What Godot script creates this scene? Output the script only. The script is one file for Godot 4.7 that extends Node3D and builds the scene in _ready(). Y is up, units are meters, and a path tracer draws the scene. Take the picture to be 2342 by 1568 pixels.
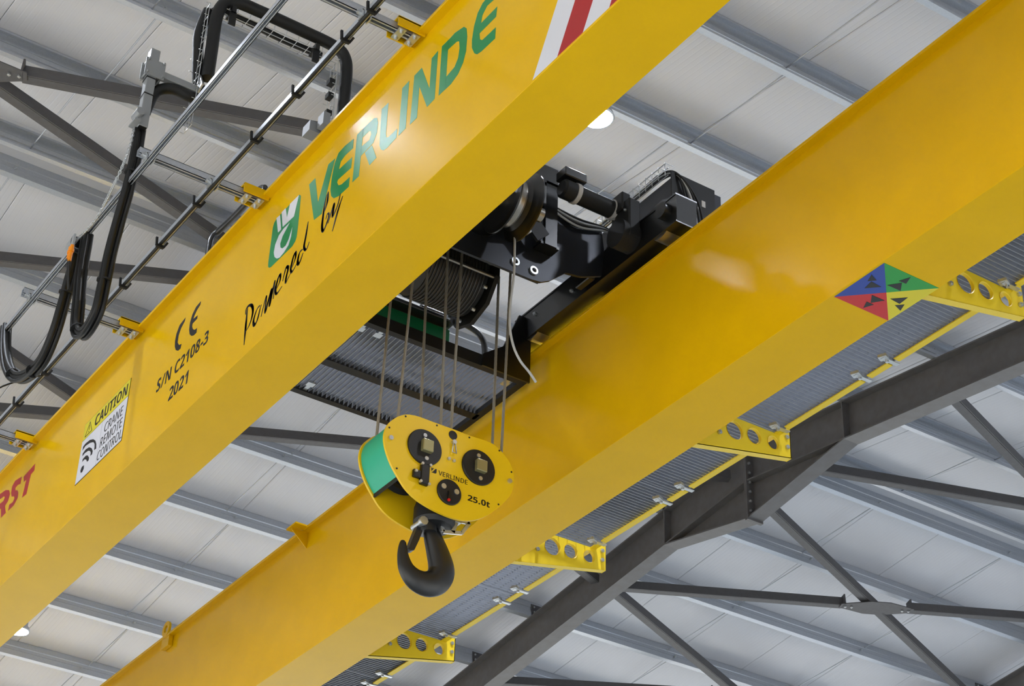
extends Node3D
# A yellow double-girder overhead travelling crane seen from the floor of a portal-frame hall.
# x runs along the crane girders, y is up, z runs along the hall. Metres.

const XA := -13.736      # roof apex
const YA := 12.208       # top of rafter at the apex
const SLOPE := 0.125     # roof pitch
const FRAMES := [0.48, -5.76, -12.0, -18.24]   # portal frames along the hall
const HALL_LEFT := -29.5
const HALL_RIGHT := 2.8
const HALL_FRONT := 12.0
const HALL_BACK := -24.5
const NAME_LETTERS := [
	[-8.1703,8.5764,-8.0953,8.5761,-8.0266,8.3573,-7.9411,8.579,-7.8601,8.5703,-7.9636,8.2361,-8.0555,8.2486],
	[-7.6481,8.5743,-7.7495,8.5903,-7.824,8.586,-7.8614,8.5363,-7.8801,8.4433,-7.8809,8.3553,-7.8638,8.3013,-7.8276,8.2625,-7.7701,8.2433,-7.6534,8.2367,-7.6522,8.3042,-7.7479,8.3113,-7.7852,8.3285,-7.8053,8.3618,-7.7994,8.3767,-7.6466,8.3654,-7.6448,8.4406,-7.7977,8.4504,-7.7851,8.4978,-7.7376,8.5121,-7.6461,8.5049],
	[-7.611,8.5781,-7.5378,8.5766,-7.5431,8.2403,-7.6157,8.2435],
	[-7.5459,8.5768,-7.4217,8.572,-7.3837,8.5484,-7.3686,8.5051,-7.372,8.4352,-7.4047,8.3851,-7.5439,8.3805,-7.5457,8.4497,-7.4546,8.4384,-7.4398,8.4699,-7.4464,8.4949,-7.4691,8.5101,-7.5447,8.5113],
	[-7.497,8.3768,-7.418,8.3784,-7.3537,8.2483,-7.4279,8.2427],
	[-7.3391,8.5817,-7.2648,8.5767,-7.2657,8.3596,-7.2568,8.3253,-7.2321,8.312,-7.1402,8.3085,-7.1407,8.2486,-7.2386,8.2408,-7.278,8.2495,-7.3127,8.2792,-7.3288,8.32,-7.3326,8.3734],
	[-7.1185,8.5793,-7.0457,8.5811,-7.0461,8.2487,-7.1208,8.2465],
	[-6.9927,8.5799,-6.9152,8.5816,-6.8172,8.3675,-6.8142,8.5761,-6.7506,8.5835,-6.7541,8.2523,-6.8301,8.249,-6.9274,8.4564,-6.9301,8.2435,-7.0025,8.2445],
	[-6.7132,8.587,-6.6439,8.5855,-6.6462,8.513,-6.6471,8.3282,-6.6482,8.245,-6.715,8.247],
	[-6.6467,8.5845,-6.5813,8.5873,-6.4947,8.5639,-6.4672,8.5333,-6.4553,8.4693,-6.459,8.3724,-6.4818,8.3097,-6.5266,8.2629,-6.5945,8.242,-6.6509,8.244,-6.6499,8.3282,-6.5677,8.3394,-6.5359,8.3782,-6.5271,8.4416,-6.5355,8.4939,-6.5606,8.5083,-6.6493,8.5152],
	[-6.1605,8.5883,-6.2422,8.6008,-6.3169,8.5973,-6.3625,8.5611,-6.392,8.4927,-6.4062,8.4034,-6.4024,8.3511,-6.375,8.2939,-6.3487,8.2681,-6.3075,8.2579,-6.1806,8.2529,-6.1784,8.3262,-6.272,8.3297,-6.3058,8.3319,-6.3277,8.3558,-6.3335,8.3995,-6.1801,8.3991,-6.1733,8.4632,-6.3242,8.4622,-6.3137,8.5093,-6.2724,8.5433,-6.1706,8.5308]]

const EMBLEM_GREEN := [
	[-8.2853,8.5733,-8.2658,8.5518,-8.2623,8.4833,-8.2591,8.3273,-8.2619,8.2527,-8.2728,8.2288,-8.308,8.2116,-8.5701,8.215,-8.5958,8.2236,-8.6134,8.2436,-8.6161,8.276,-8.6107,8.5301,-8.5996,8.5551,-8.5694,8.5725,-8.2989,8.5762]]

const EMBLEM_WHITE := [
	[-8.571,8.5734,-8.5256,8.5681,-8.4866,8.4387,-8.5254,8.44],
	[-8.5076,8.5784,-8.4568,8.5775,-8.4233,8.4864,-8.4011,8.5764,-8.2919,8.5734,-8.328,8.4396,-8.4683,8.4464],
	[-8.3783,8.4235,-8.4533,8.4242,-8.5095,8.4072,-8.5442,8.3617,-8.552,8.3082,-8.534,8.2655,-8.4999,8.2343,-8.463,8.2206,-8.4084,8.2284,-8.3606,8.25,-8.3373,8.2973,-8.3342,8.363,-8.3632,8.2974,-8.3964,8.2672,-8.439,8.2715,-8.4678,8.2976,-8.4769,8.3298,-8.4562,8.3716]]

const SCRIPT_STROKES := [
	[-8.8374,8.067,-8.8333,8.0003,-8.8268,7.899,-8.8212,7.803],
	[-8.852,8.0347,-8.8535,8.0721,-8.8204,8.0768,-8.7806,8.0565,-8.7541,8.0102,-8.7563,7.9587,-8.784,7.9136,-8.8179,7.8958],
	[-8.6626,7.9903,-8.695,7.9855,-8.7227,7.9405,-8.7246,7.9005,-8.7006,7.8764,-8.6709,7.9051,-8.6535,7.9666,-8.6414,7.9847],
	[-8.6265,7.8959,-8.5868,8.0146,-8.5751,7.8963,-8.5262,8.0274,-8.5256,7.9167,-8.493,8.0704,-8.4858,7.9453],
	[-8.4572,7.9963,-8.4216,8.0323,-8.4268,8.078,-8.4486,8.0701,-8.4664,8.0164,-8.4629,7.9735,-8.4408,7.9537,-8.3877,7.9723],
	[-8.3852,8.0118,-8.3607,8.0838,-8.3371,8.0816,-8.3281,8.0615,-8.3418,8.0134,-8.338,7.9741,-8.2839,8.0176],
	[-8.2802,8.0453,-8.2466,8.0893,-8.251,8.1331,-8.272,8.1228,-8.2906,8.0661,-8.2901,8.0301,-8.2671,8.0096,-8.2183,8.0395],
	[-8.1674,8.1053,-8.1984,8.1024,-8.2116,8.0579,-8.2031,8.0256,-8.1818,8.0259,-8.1526,8.0721],
	[-8.128,8.2774,-8.1395,8.1802,-8.1484,8.118,-8.1295,8.0832,-8.1087,8.0784,-8.087,8.1103],
	[-7.9104,8.3504,-7.9267,8.3302,-7.9374,8.2614,-7.941,8.1365,-7.9212,8.0914,-7.8949,8.1089,-7.8708,8.1536,-7.8701,8.1792,-7.889,8.1907,-7.9018,8.1649],
	[-7.9063,8.3554,-7.9048,8.2865,-7.9291,8.2338],
	[-7.8694,8.1157,-7.8163,8.2133,-7.8192,8.1334,-7.771,8.1781,-7.7494,8.2466],
	[-7.7185,8.2088,-7.7559,8.143,-7.8035,8.0212]]

const CE_MARK := [
	[-9.8028,8.5242,-9.8062,8.498,-9.8514,8.4691,-9.8769,8.4268,-9.8772,8.3713,-9.8458,8.3355,-9.8051,8.3224,-9.8119,8.2902,-9.8499,8.2935,-9.8892,8.3194,-9.9139,8.3572,-9.925,8.4076,-9.9184,8.46,-9.884,8.5089],
	[-9.5814,8.5281,-9.5829,8.5022,-9.6263,8.4859,-9.6566,8.459,-9.6659,8.4391,-9.6014,8.4313,-9.6032,8.4069,-9.6692,8.4049,-9.6692,8.3817,-9.6485,8.3514,-9.6176,8.3288,-9.5838,8.3262,-9.5824,8.2899,-9.6218,8.2906,-9.6565,8.304,-9.6912,8.3361,-9.7117,8.3807,-9.7134,8.437,-9.692,8.4893,-9.6495,8.5219]]

const RED_LETTERS := [
	[-12.5776,8.5931,-12.3584,8.607,-12.3484,8.5459,-12.4129,8.5396,-12.4316,8.384,-12.5215,8.3917,-12.4981,8.5364,-12.5475,8.537],
	[-12.6234,8.6159,-12.6236,8.5542,-12.6837,8.5712,-12.7257,8.5659,-12.7193,8.5393,-12.6689,8.5196,-12.6337,8.4841,-12.6245,8.4388,-12.6842,8.4,-12.8047,8.4023,-12.7981,8.455,-12.7249,8.4411,-12.7,8.4658,-12.7272,8.4953,-12.7759,8.5106,-12.8103,8.5553,-12.8162,8.6177,-12.7662,8.6436],
	[-13.1832,8.6817,-12.9676,8.6518,-12.8745,8.6098,-12.8349,8.5601,-12.85,8.507,-12.9056,8.487,-13.0462,8.5138,-13.0565,8.5663,-12.9667,8.5575,-12.9485,8.5797,-12.9733,8.6025,-13.1418,8.6248],
	[-12.9903,8.5042,-12.9034,8.4884,-12.8482,8.4055,-12.9494,8.4047],
	[-13.1987,8.6835,-13.0897,8.6677,-13.0436,8.4172,-13.1517,8.4329]]

const SIGNAL_MARK := [
	[-11.3443,8.2496,-11.301,8.2655,-11.2185,8.2511,-11.1519,8.2261,-11.1208,8.1997,-11.1092,8.1677,-11.1096,8.1443,-11.0738,8.1396,-11.0861,8.1806,-11.1159,8.2212,-11.1623,8.2548,-11.2291,8.28,-11.3026,8.2873,-11.3453,8.2801],
	[-11.3271,8.1968,-11.288,8.2027,-11.2294,8.1936,-11.1873,8.173,-11.166,8.1496,-11.1663,8.1261,-11.1364,8.1242,-11.1359,8.1505,-11.1701,8.1888,-11.2189,8.2173,-11.2812,8.2294,-11.3288,8.2185],
	[-11.3101,8.1444,-11.2762,8.1468,-11.2376,8.1292,-11.2112,8.0994,-11.1858,8.0997,-11.1858,8.1203,-11.2213,8.1543,-11.2585,8.1684,-11.3086,8.1645],
	[-11.264,8.0968,-11.2567,8.067,-11.2741,8.0483,-11.3016,8.053,-11.3168,8.0764,-11.3007,8.0986]]

const BLOCK_OUTLINE := [
	[-4.7125,7.4785,-4.7637,7.5354,-4.817,7.5712,-4.872,7.5863,-4.9281,7.5905,-5.0368,7.5891,-5.1752,7.5893,-5.2716,7.5857,-5.3879,7.5905,-5.4568,7.5814,-5.5271,7.5398,-5.5784,7.4821,-5.6026,7.4063,-5.5983,7.3306,-5.5668,7.2558,-5.5021,7.1709,-5.4192,7.0856,-5.3454,7.0351,-5.2714,7.0053,-5.1878,6.9938,-5.1039,6.998,-5.0201,7.0108,-4.9266,7.0379,-4.8505,7.0837,-4.7913,7.1485,-4.7409,7.2163,-4.7033,7.2933,-4.6865,7.3598,-4.6893,7.42]]

const HOOK_LINE := [-5.119,7.0398,0.0402,-5.1264,6.9797,0.0484,-5.147,6.9153,0.0625,-5.1814,6.8378,0.0749,-5.2124,6.751,0.0847,-5.2113,6.6898,0.0845,-5.1732,6.631,0.0809,-5.1063,6.6018,0.0773,-5.0328,6.6125,0.0689,-4.978,6.6587,0.0541,-4.9517,6.724,0.0394,-4.944,6.7823,0.0296,-4.944,6.8214,0.0198,-4.9449,6.8348,0.0099]

const CABLE_LOOPS := [
	[-9.0104,9.2864,-8.9896,9.1409,-8.9868,8.9346,-9.0178,8.7204,-9.0799,8.5288,-9.1345,8.3191,-9.1568,8.0945,-9.1837,7.9229,-9.2983,7.8554,-9.4092,7.8773,-9.5025,7.9863,-9.5528,8.188,-9.6108,8.4477,-9.62,8.6522,-9.6253,8.7395],
	[-9.762,8.7764,-9.781,8.6453,-9.8218,8.5012,-9.8633,8.326,-9.9313,8.1509,-10.0695,8.0295,-10.3118,8.0464,-10.5597,8.1583,-10.7803,8.3608,-10.9349,8.5954,-11.0106,8.7937],
	[-11.1906,8.8362,-11.2063,8.6313,-11.2945,8.3964,-11.4902,8.2152,-11.856,8.1095,-12.5046,8.3138,-13.1291,8.7246,-13.5748,9.1235,-13.8946,9.4352]]

const HANGING_CABLE := [
	[-8.02,8.6767,-5.1931,-8.02,8.4342,-5.1785,-8.02,8.2023,-5.161,-8.02,8.029,-5.1608,-8.02,7.9007,-5.1902,-8.02,7.8133,-5.243,-8.02,7.761,-5.3071,-8.02,7.7072,-5.3587]]

const ROPES := [
	[-8.83,8.4955,-4.7838,-8.83,7.5315,-4.7596],
	[-8.68,8.6056,-4.8492,-8.68,7.5855,-4.8126],
	[-8.83,8.9045,-5.0337,-8.83,7.7654,-5.0533],
	[-8.68,8.981,-5.0918,-8.68,7.6612,-5.1111],
	[-8.66,8.9579,-5.1873,-8.66,7.6585,-5.1741],
	[-8.83,9.1354,-5.5815,-8.83,7.7256,-5.5832],
	[-8.68,9.2628,-5.5815,-8.68,7.6157,-5.5565]]

const ARROWS := [
	[-6.034,-6.1796,-6.058,-6.2379,-6.0924,-6.2034],
	[-6.0818,-6.222,-6.0886,-6.3006,-6.151,-6.2365],
	[-5.9292,-6.3638,-5.988,-6.3874,-5.9914,-6.337],
	[-5.9941,-6.3625,-6.0544,-6.4102,-6.0567,-6.3147],
	[-6.1756,-6.3127,-6.1736,-6.405,-6.2358,-6.3589],
	[-6.2391,-6.333,-6.2389,-6.3848,-6.2953,-6.3598],
	[-6.143,-6.4168,-6.0768,-6.4856,-6.1499,-6.493],
	[-6.1743,-6.4812,-6.1376,-6.5183,-6.196,-6.5426]]

var M := {}
var used := {}

func roof_y(x: float) -> float:
	return YA - SLOPE * absf(x - XA)

# ---------------------------------------------------------------- materials
func mat(key: String, col: Color, rough := 0.5, metal := 0.0) -> StandardMaterial3D:
	var m := StandardMaterial3D.new()
	m.albedo_color = col
	m.roughness = rough
	m.metallic = metal
	M[key] = m
	return m

func noise_tex(seed_: int, freq: float, a: Color, b: Color, size := 512, oct := 4) -> NoiseTexture2D:
	var n := FastNoiseLite.new()
	n.seed = seed_
	n.frequency = freq
	n.fractal_octaves = oct
	var t := NoiseTexture2D.new()
	t.noise = n
	t.width = size
	t.height = size
	t.seamless = true
	var g := Gradient.new()
	g.set_color(0, a)
	g.set_color(1, b)
	t.color_ramp = g
	return t

func mottle(m: StandardMaterial3D, seed_: int, freq: float, a: Color, b: Color, tile: float) -> void:
	m.albedo_texture = noise_tex(seed_, freq, a, b)
	m.uv1_triplanar = true
	m.uv1_world_triplanar = true
	m.uv1_scale = Vector3.ONE * tile

func make_materials() -> void:
	var y := mat("yellow", Color(0.89, 0.705, 0.03), 0.2)
	y.metallic_specular = 0.25
	mottle(y, 11, 0.012, Color(0.97, 0.97, 0.97), Color(1, 1, 1), 0.35)
	mat("yellow_bright", Color(0.92, 0.75, 0.03), 0.42)
	mat("edge_yellow", Color(0.92, 0.79, 0.09), 0.5)
	mat("grey_tube", Color(0.56, 0.57, 0.58), 0.45, 0.2)
	mat("black", Color(0.035, 0.035, 0.04), 0.32).metallic_specular = 0.6
	mat("black_matt", Color(0.03, 0.03, 0.033), 0.62)
	mat("rubber", Color(0.028, 0.028, 0.03), 0.55)
	mat("hook_iron", Color(0.075, 0.072, 0.075), 0.38).metallic_specular = 0.6
	mat("cover", Color(0.07, 0.07, 0.08), 0.5)
	var r := mat("rafter", Color(0.42, 0.415, 0.42), 0.45)
	mottle(r, 5, 0.02, Color(0.92, 0.89, 0.87), Color(1, 1, 1), 0.7)
	var b := mat("brace", Color(0.335, 0.33, 0.34), 0.5)
	mottle(b, 8, 0.03, Color(0.9, 0.88, 0.86), Color(1, 1, 1), 0.9)
	var g := mat("galvanised", Color(0.74, 0.755, 0.785), 0.3, 0.5)
	mottle(g, 21, 0.05, Color(0.94, 0.945, 0.95), Color(1, 1, 1), 1.2)
	mat("grating", Color(0.56, 0.575, 0.61), 0.34, 0.4)
	mat("dark_steel", Color(0.15, 0.155, 0.175), 0.34, 0.55)
	mat("drum_rope", Color(0.30, 0.29, 0.275), 0.42, 0.5)
	mat("zinc", Color(0.78, 0.79, 0.8), 0.3, 0.8)
	mat("steel", Color(0.62, 0.6, 0.57), 0.3, 0.9)
	var rp := mat("rope", Color(0.70, 0.69, 0.655), 0.34, 0.45)
	mottle(rp, 31, 0.2, Color(0.76, 0.755, 0.75), Color(1, 1, 1), 12.0)
	mat("panel", Color(0.81, 0.81, 0.835), 0.34).metallic_specular = 0.45
	mat("deck", Color(0.5, 0.5, 0.5), 0.7)
	mat("wall", Color(0.83, 0.84, 0.85), 0.6)
	var f := mat("floor", Color(0.67, 0.675, 0.635), 0.5)
	mottle(f, 3, 0.01, Color(0.88, 0.88, 0.88), Color(1, 1, 1), 0.12)
	mat("apron", Color(0.55, 0.54, 0.51), 0.85)
	mat("letter_green", Color(0.07, 0.52, 0.28), 0.35)
	mat("letter_black", Color(0.035, 0.035, 0.04), 0.4)
	mat("letter_red", Color(0.68, 0.12, 0.12), 0.4)
	mat("letter_white", Color(0.83, 0.83, 0.86), 0.4)
	mat("sign_yellow", Color(0.84, 0.78, 0.1), 0.4)
	mat("sign_green", Color(0.11, 0.58, 0.22), 0.4)
	mat("sign_blue", Color(0.12, 0.25, 0.6), 0.4)
	mat("sign_red", Color(0.76, 0.1, 0.12), 0.4)
	mat("stripe_red", Color(0.66, 0.07, 0.08), 0.35)
	mat("guard_green", Color(0.13, 0.68, 0.54), 0.38)
	mat("cover_green", Color(0.03, 0.42, 0.24), 0.4)
	mat("brass_pin", Color(0.62, 0.59, 0.42), 0.4, 0.5)
	mat("orange", Color(0.93, 0.55, 0.04), 0.45)
	mat("cable_grey", Color(0.66, 0.67, 0.68), 0.4)
	mat("pale_cover", Color(0.72, 0.71, 0.70), 0.5)
	mat("red_lens", Color(0.8, 0.08, 0.07), 0.25)
	var l := mat("lamp_lens", Color(0.95, 0.97, 1.0), 0.4)
	l.emission_enabled = true
	l.emission = Color(0.92, 0.95, 1.0)
	l.emission_energy_multiplier = 150.0
	mat("lamp_body", Color(0.75, 0.76, 0.78), 0.35, 0.5)

# ---------------------------------------------------------------- mesh helpers
func begin() -> SurfaceTool:
	var s := SurfaceTool.new()
	s.begin(Mesh.PRIMITIVE_TRIANGLES)
	s.set_smooth_group(-1)
	return s

func tri(s: SurfaceTool, a: Vector3, b: Vector3, c: Vector3) -> void:
	s.add_vertex(a)
	s.add_vertex(b)
	s.add_vertex(c)

func quad(s: SurfaceTool, a: Vector3, b: Vector3, c: Vector3, d: Vector3) -> void:
	tri(s, a, b, c)
	tri(s, a, c, d)

func bx(s: SurfaceTool, c: Vector3, size: Vector3, b := Basis.IDENTITY) -> void:
	var h := size * 0.5
	var p: Array[Vector3] = []
	for i in 8:
		p.append(c + b * Vector3(h.x if i & 1 else -h.x, h.y if i & 2 else -h.y, h.z if i & 4 else -h.z))
	quad(s, p[0], p[2], p[3], p[1])
	quad(s, p[4], p[5], p[7], p[6])
	quad(s, p[0], p[4], p[6], p[2])
	quad(s, p[1], p[3], p[7], p[5])
	quad(s, p[2], p[6], p[7], p[3])
	quad(s, p[0], p[1], p[5], p[4])

# box with all edges chamfered by k
func cbx(s: SurfaceTool, c: Vector3, size: Vector3, k: float, b := Basis.IDENTITY) -> void:
	var h := size * 0.5
	var pts := {}
	for i in 8:
		var sg := Vector3(1 if i & 1 else -1, 1 if i & 2 else -1, 1 if i & 4 else -1)
		for ax in 3:
			var q := h - Vector3.ONE * k
			q[ax] = h[ax]
			pts[i * 3 + ax] = c + b * (q * sg)
	for ax in 3:
		var u := (ax + 1) % 3
		var v := (ax + 2) % 3
		for sgn in [0, 1]:
			var id := func(a: int, bb: int) -> int: return ((sgn << ax) | (a << u) | (bb << v)) * 3 + ax
			var q0: Vector3 = pts[id.call(0, 0)]
			var q1: Vector3 = pts[id.call(1, 0)]
			var q2: Vector3 = pts[id.call(1, 1)]
			var q3: Vector3 = pts[id.call(0, 1)]
			if sgn == 1:
				quad(s, q0, q3, q2, q1)
			else:
				quad(s, q0, q1, q2, q3)
	for ax in 3:
		var u := (ax + 1) % 3
		var v := (ax + 2) % 3
		for a in [0, 1]:
			for bb in [0, 1]:
				var i0: int = (a << u) | (bb << v)
				var i1: int = i0 | (1 << ax)
				var e0: Vector3 = pts[i0 * 3 + u]
				var e1: Vector3 = pts[i1 * 3 + u]
				var e2: Vector3 = pts[i1 * 3 + v]
				var e3: Vector3 = pts[i0 * 3 + v]
				if (a ^ bb) == 1:
					quad(s, e0, e1, e2, e3)
				else:
					quad(s, e0, e3, e2, e1)
	for i in 8:
		var odd := ((i & 1) + ((i >> 1) & 1) + ((i >> 2) & 1)) % 2 == 1
		if odd:
			tri(s, pts[i * 3], pts[i * 3 + 2], pts[i * 3 + 1])
		else:
			tri(s, pts[i * 3], pts[i * 3 + 1], pts[i * 3 + 2])

# straight bar of w by h between two points; "up" fixes its roll
func bar(s: SurfaceTool, a: Vector3, b: Vector3, w: float, h: float, up := Vector3.UP) -> void:
	var d := (b - a).normalized()
	var side := up.cross(d)
	if side.length() < 0.001:
		side = Vector3.RIGHT.cross(d)
	side = side.normalized()
	bx(s, (a + b) * 0.5, Vector3(w, h, a.distance_to(b)), Basis(side, d.cross(side).normalized(), d))

# extrude a polygon given in plane (o, u, v) by the vector n
func prism(s: SurfaceTool, poly: PackedVector2Array, o: Vector3, u: Vector3, v: Vector3, n: Vector3) -> void:
	var p := poly
	if Geometry2D.is_polygon_clockwise(p):
		p = p.duplicate()
		p.reverse()
	var idx := Geometry2D.triangulate_polygon(p)
	var flip := u.cross(v).dot(n) < 0.0
	for i in range(0, idx.size(), 3):
		var a := o + u * p[idx[i]].x + v * p[idx[i]].y
		var b := o + u * p[idx[i + 1]].x + v * p[idx[i + 1]].y
		var c := o + u * p[idx[i + 2]].x + v * p[idx[i + 2]].y
		var up := (b - a).cross(c - a).dot(n) > 0.0
		if up:
			tri(s, a, b, c)
			tri(s, a + n, c + n, b + n)
		else:
			tri(s, a, c, b)
			tri(s, a + n, b + n, c + n)
	for i in p.size():
		var a := o + u * p[i].x + v * p[i].y
		var b := o + u * p[(i + 1) % p.size()].x + v * p[(i + 1) % p.size()].y
		if flip:
			quad(s, a, b, b + n, a + n)
		else:
			quad(s, a, a + n, b + n, b)

func poly_of(flat: Array) -> PackedVector2Array:
	var p := PackedVector2Array()
	for i in range(0, flat.size(), 2):
		p.append(Vector2(flat[i], flat[i + 1]))
	return p

func disc_poly(c: Vector2, r: float, n := 20, from := 0.0, to := TAU) -> PackedVector2Array:
	var p := PackedVector2Array()
	var full := absf(to - from - TAU) < 0.001
	var m := n if full else n + 1
	for i in m:
		var a := from + (to - from) * i / float(n)
		p.append(c + Vector2(cos(a), sin(a)) * r)
	return p

# round tube through points, one radius or one for each point
func tube(s: SurfaceTool, pts: Array, r, sides := 8, squash := 1.0) -> void:
	var rings := []
	var prev := Vector3.ZERO
	for i in pts.size():
		var a: Vector3 = pts[maxi(i - 1, 0)]
		var b: Vector3 = pts[mini(i + 1, pts.size() - 1)]
		var d := (b - a).normalized()
		var n := prev
		if i == 0:
			n = Vector3.UP if absf(d.y) < 0.9 else Vector3.RIGHT
		n = (n - d * n.dot(d)).normalized()
		prev = n
		var m := d.cross(n)
		var rr: float = r[i] if r is Array else r
		var ring: Array[Vector3] = []
		for k in sides:
			var t := TAU * k / sides
			ring.append(pts[i] + (n * cos(t) + m * sin(t) * squash) * rr)
		rings.append(ring)
	s.set_smooth_group(1)
	for i in rings.size() - 1:
		for k in sides:
			var k2 := (k + 1) % sides
			quad(s, rings[i][k], rings[i + 1][k], rings[i + 1][k2], rings[i][k2])
	s.set_smooth_group(-1)
	var last: Array = rings[-1]
	for k in range(1, sides - 1):
		tri(s, rings[0][0], rings[0][k], rings[0][k + 1])
		tri(s, last[0], last[k + 1], last[k])

func cyl(s: SurfaceTool, a: Vector3, b: Vector3, r: float, sides := 16, r2 := -1.0) -> void:
	tube(s, [a, b], [r, r if r2 < 0.0 else r2], sides)

# lathe: profile of (along, radius) about axis through o along d
func lathe(s: SurfaceTool, o: Vector3, d: Vector3, prof: Array, sides := 32) -> void:
	var n := Vector3.UP if absf(d.y) < 0.9 else Vector3.RIGHT
	n = (n - d * n.dot(d)).normalized()
	var m := d.cross(n)
	for i in prof.size() - 1:
		var p0: Vector2 = prof[i]
		var p1: Vector2 = prof[i + 1]
		s.set_smooth_group(i + 2)
		for k in sides:
			var t0 := TAU * k / sides
			var t1 := TAU * (k + 1) / sides
			var e0 := n * cos(t0) + m * sin(t0)
			var e1 := n * cos(t1) + m * sin(t1)
			quad(s, o + d * p0.x + e0 * p0.y, o + d * p1.x + e0 * p1.y, o + d * p1.x + e1 * p1.y, o + d * p0.x + e1 * p0.y)
	s.set_smooth_group(-1)

# smooth curve through points
func curve_pts(pts: Array, step := 0.04) -> Array:
	var c := Curve3D.new()
	for i in pts.size():
		var t := Vector3.ZERO
		if i > 0 and i < pts.size() - 1:
			t = (pts[i + 1] - pts[i - 1]) / 6.0
		c.add_point(pts[i], -t, t)
	c.bake_interval = step
	return Array(c.get_baked_points())

# ---------------------------------------------------------------- scene helpers
func numbered(n: String) -> String:
	used[n] = used.get(n, -1) + 1
	return n if used[n] == 0 else "%s_%03d" % [n, used[n]]

func meta(o: Node, label: String, category: String, group := "", kind := "") -> void:
	if label: o.set_meta("label", label)
	if category: o.set_meta("category", category)
	if group: o.set_meta("group", group)
	if kind: o.set_meta("kind", kind)

func thing(called: String, label: String, category: String, at := Vector3.ZERO, group := "", kind := "") -> Node3D:
	var o := Node3D.new()
	o.name = numbered(called)
	add_child(o)
	o.position = at
	meta(o, label, category, group, kind)
	return o

func inst(mesh: Mesh, called: String, m: Material) -> MeshInstance3D:
	var o := MeshInstance3D.new()
	o.mesh = mesh
	o.name = called
	o.material_override = m
	o.cast_shadow = GeometryInstance3D.SHADOW_CASTING_SETTING_ON
	return o

# a part: its vertices are in world coordinates, whatever its parent's place
func part(s: SurfaceTool, called: String, m: Material, parent: Node3D, label := "") -> MeshInstance3D:
	s.generate_normals()
	var o := inst(s.commit(), called, m)
	parent.add_child(o, true)
	var off := Vector3.ZERO
	var p: Node = parent
	while p is Node3D and p != self:
		off += (p as Node3D).position
		p = p.get_parent()
	o.position = -off
	if label: o.set_meta("label", label)
	return o

# a thing that is one mesh
func single(s: SurfaceTool, called: String, m: Material, label: String, category: String, group := "", kind := "") -> MeshInstance3D:
	s.generate_normals()
	var o := inst(s.commit(), numbered(called), m)
	add_child(o, true)
	meta(o, label, category, group, kind)
	return o

func mesh_of(s: SurfaceTool) -> ArrayMesh:
	s.generate_normals()
	return s.commit()

func put(mesh: Mesh, called: String, m: Material, parent: Node3D, at := Vector3.ZERO, b := Basis.IDENTITY) -> MeshInstance3D:
	var o := inst(mesh, called, m)
	parent.add_child(o, true)
	o.transform = Transform3D(b, at)
	return o

# lettering fitted into a box: lower left corner o, unit right r, unit up u
func text(t: String, o: Vector3, r: Vector3, u: Vector3, w: float, h: float, m: Material, parent: Node3D, called: String, bold := false, depth := 0.002, slant := 0.0) -> void:
	var f := SystemFont.new()
	f.font_names = PackedStringArray(["Droid Sans"])
	f.font_weight = 700 if bold else 400
	var tm := TextMesh.new()
	tm.font = f
	tm.text = t
	tm.font_size = 64
	tm.depth = 0.05
	tm.curve_step = 1.0
	var bb := tm.get_aabb()
	var n := r.cross(u)
	var s := begin()
	for si in tm.get_surface_count():
		var arr := tm.surface_get_arrays(si)
		var vs: PackedVector3Array = arr[Mesh.ARRAY_VERTEX]
		var ids: PackedInt32Array = arr[Mesh.ARRAY_INDEX] if arr[Mesh.ARRAY_INDEX] != null else PackedInt32Array()
		var cnt := ids.size() if ids.size() > 0 else vs.size()
		for i in cnt:
			var v: Vector3 = vs[ids[i]] if ids.size() > 0 else vs[i]
			var q := (v - bb.position) / bb.size
			s.add_vertex(o + r * (q.x * w + q.y * h * slant) + u * q.y * h + n * (q.z * depth))
	part(s, called, m, parent)

func bolt_mesh(r: float, h: float, d: Vector3) -> ArrayMesh:
	var s := begin()
	cyl(s, Vector3.ZERO, d * h, r, 6)
	cyl(s, d * h, d * h * 1.5, r * 0.5, 8)
	return mesh_of(s)

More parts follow.
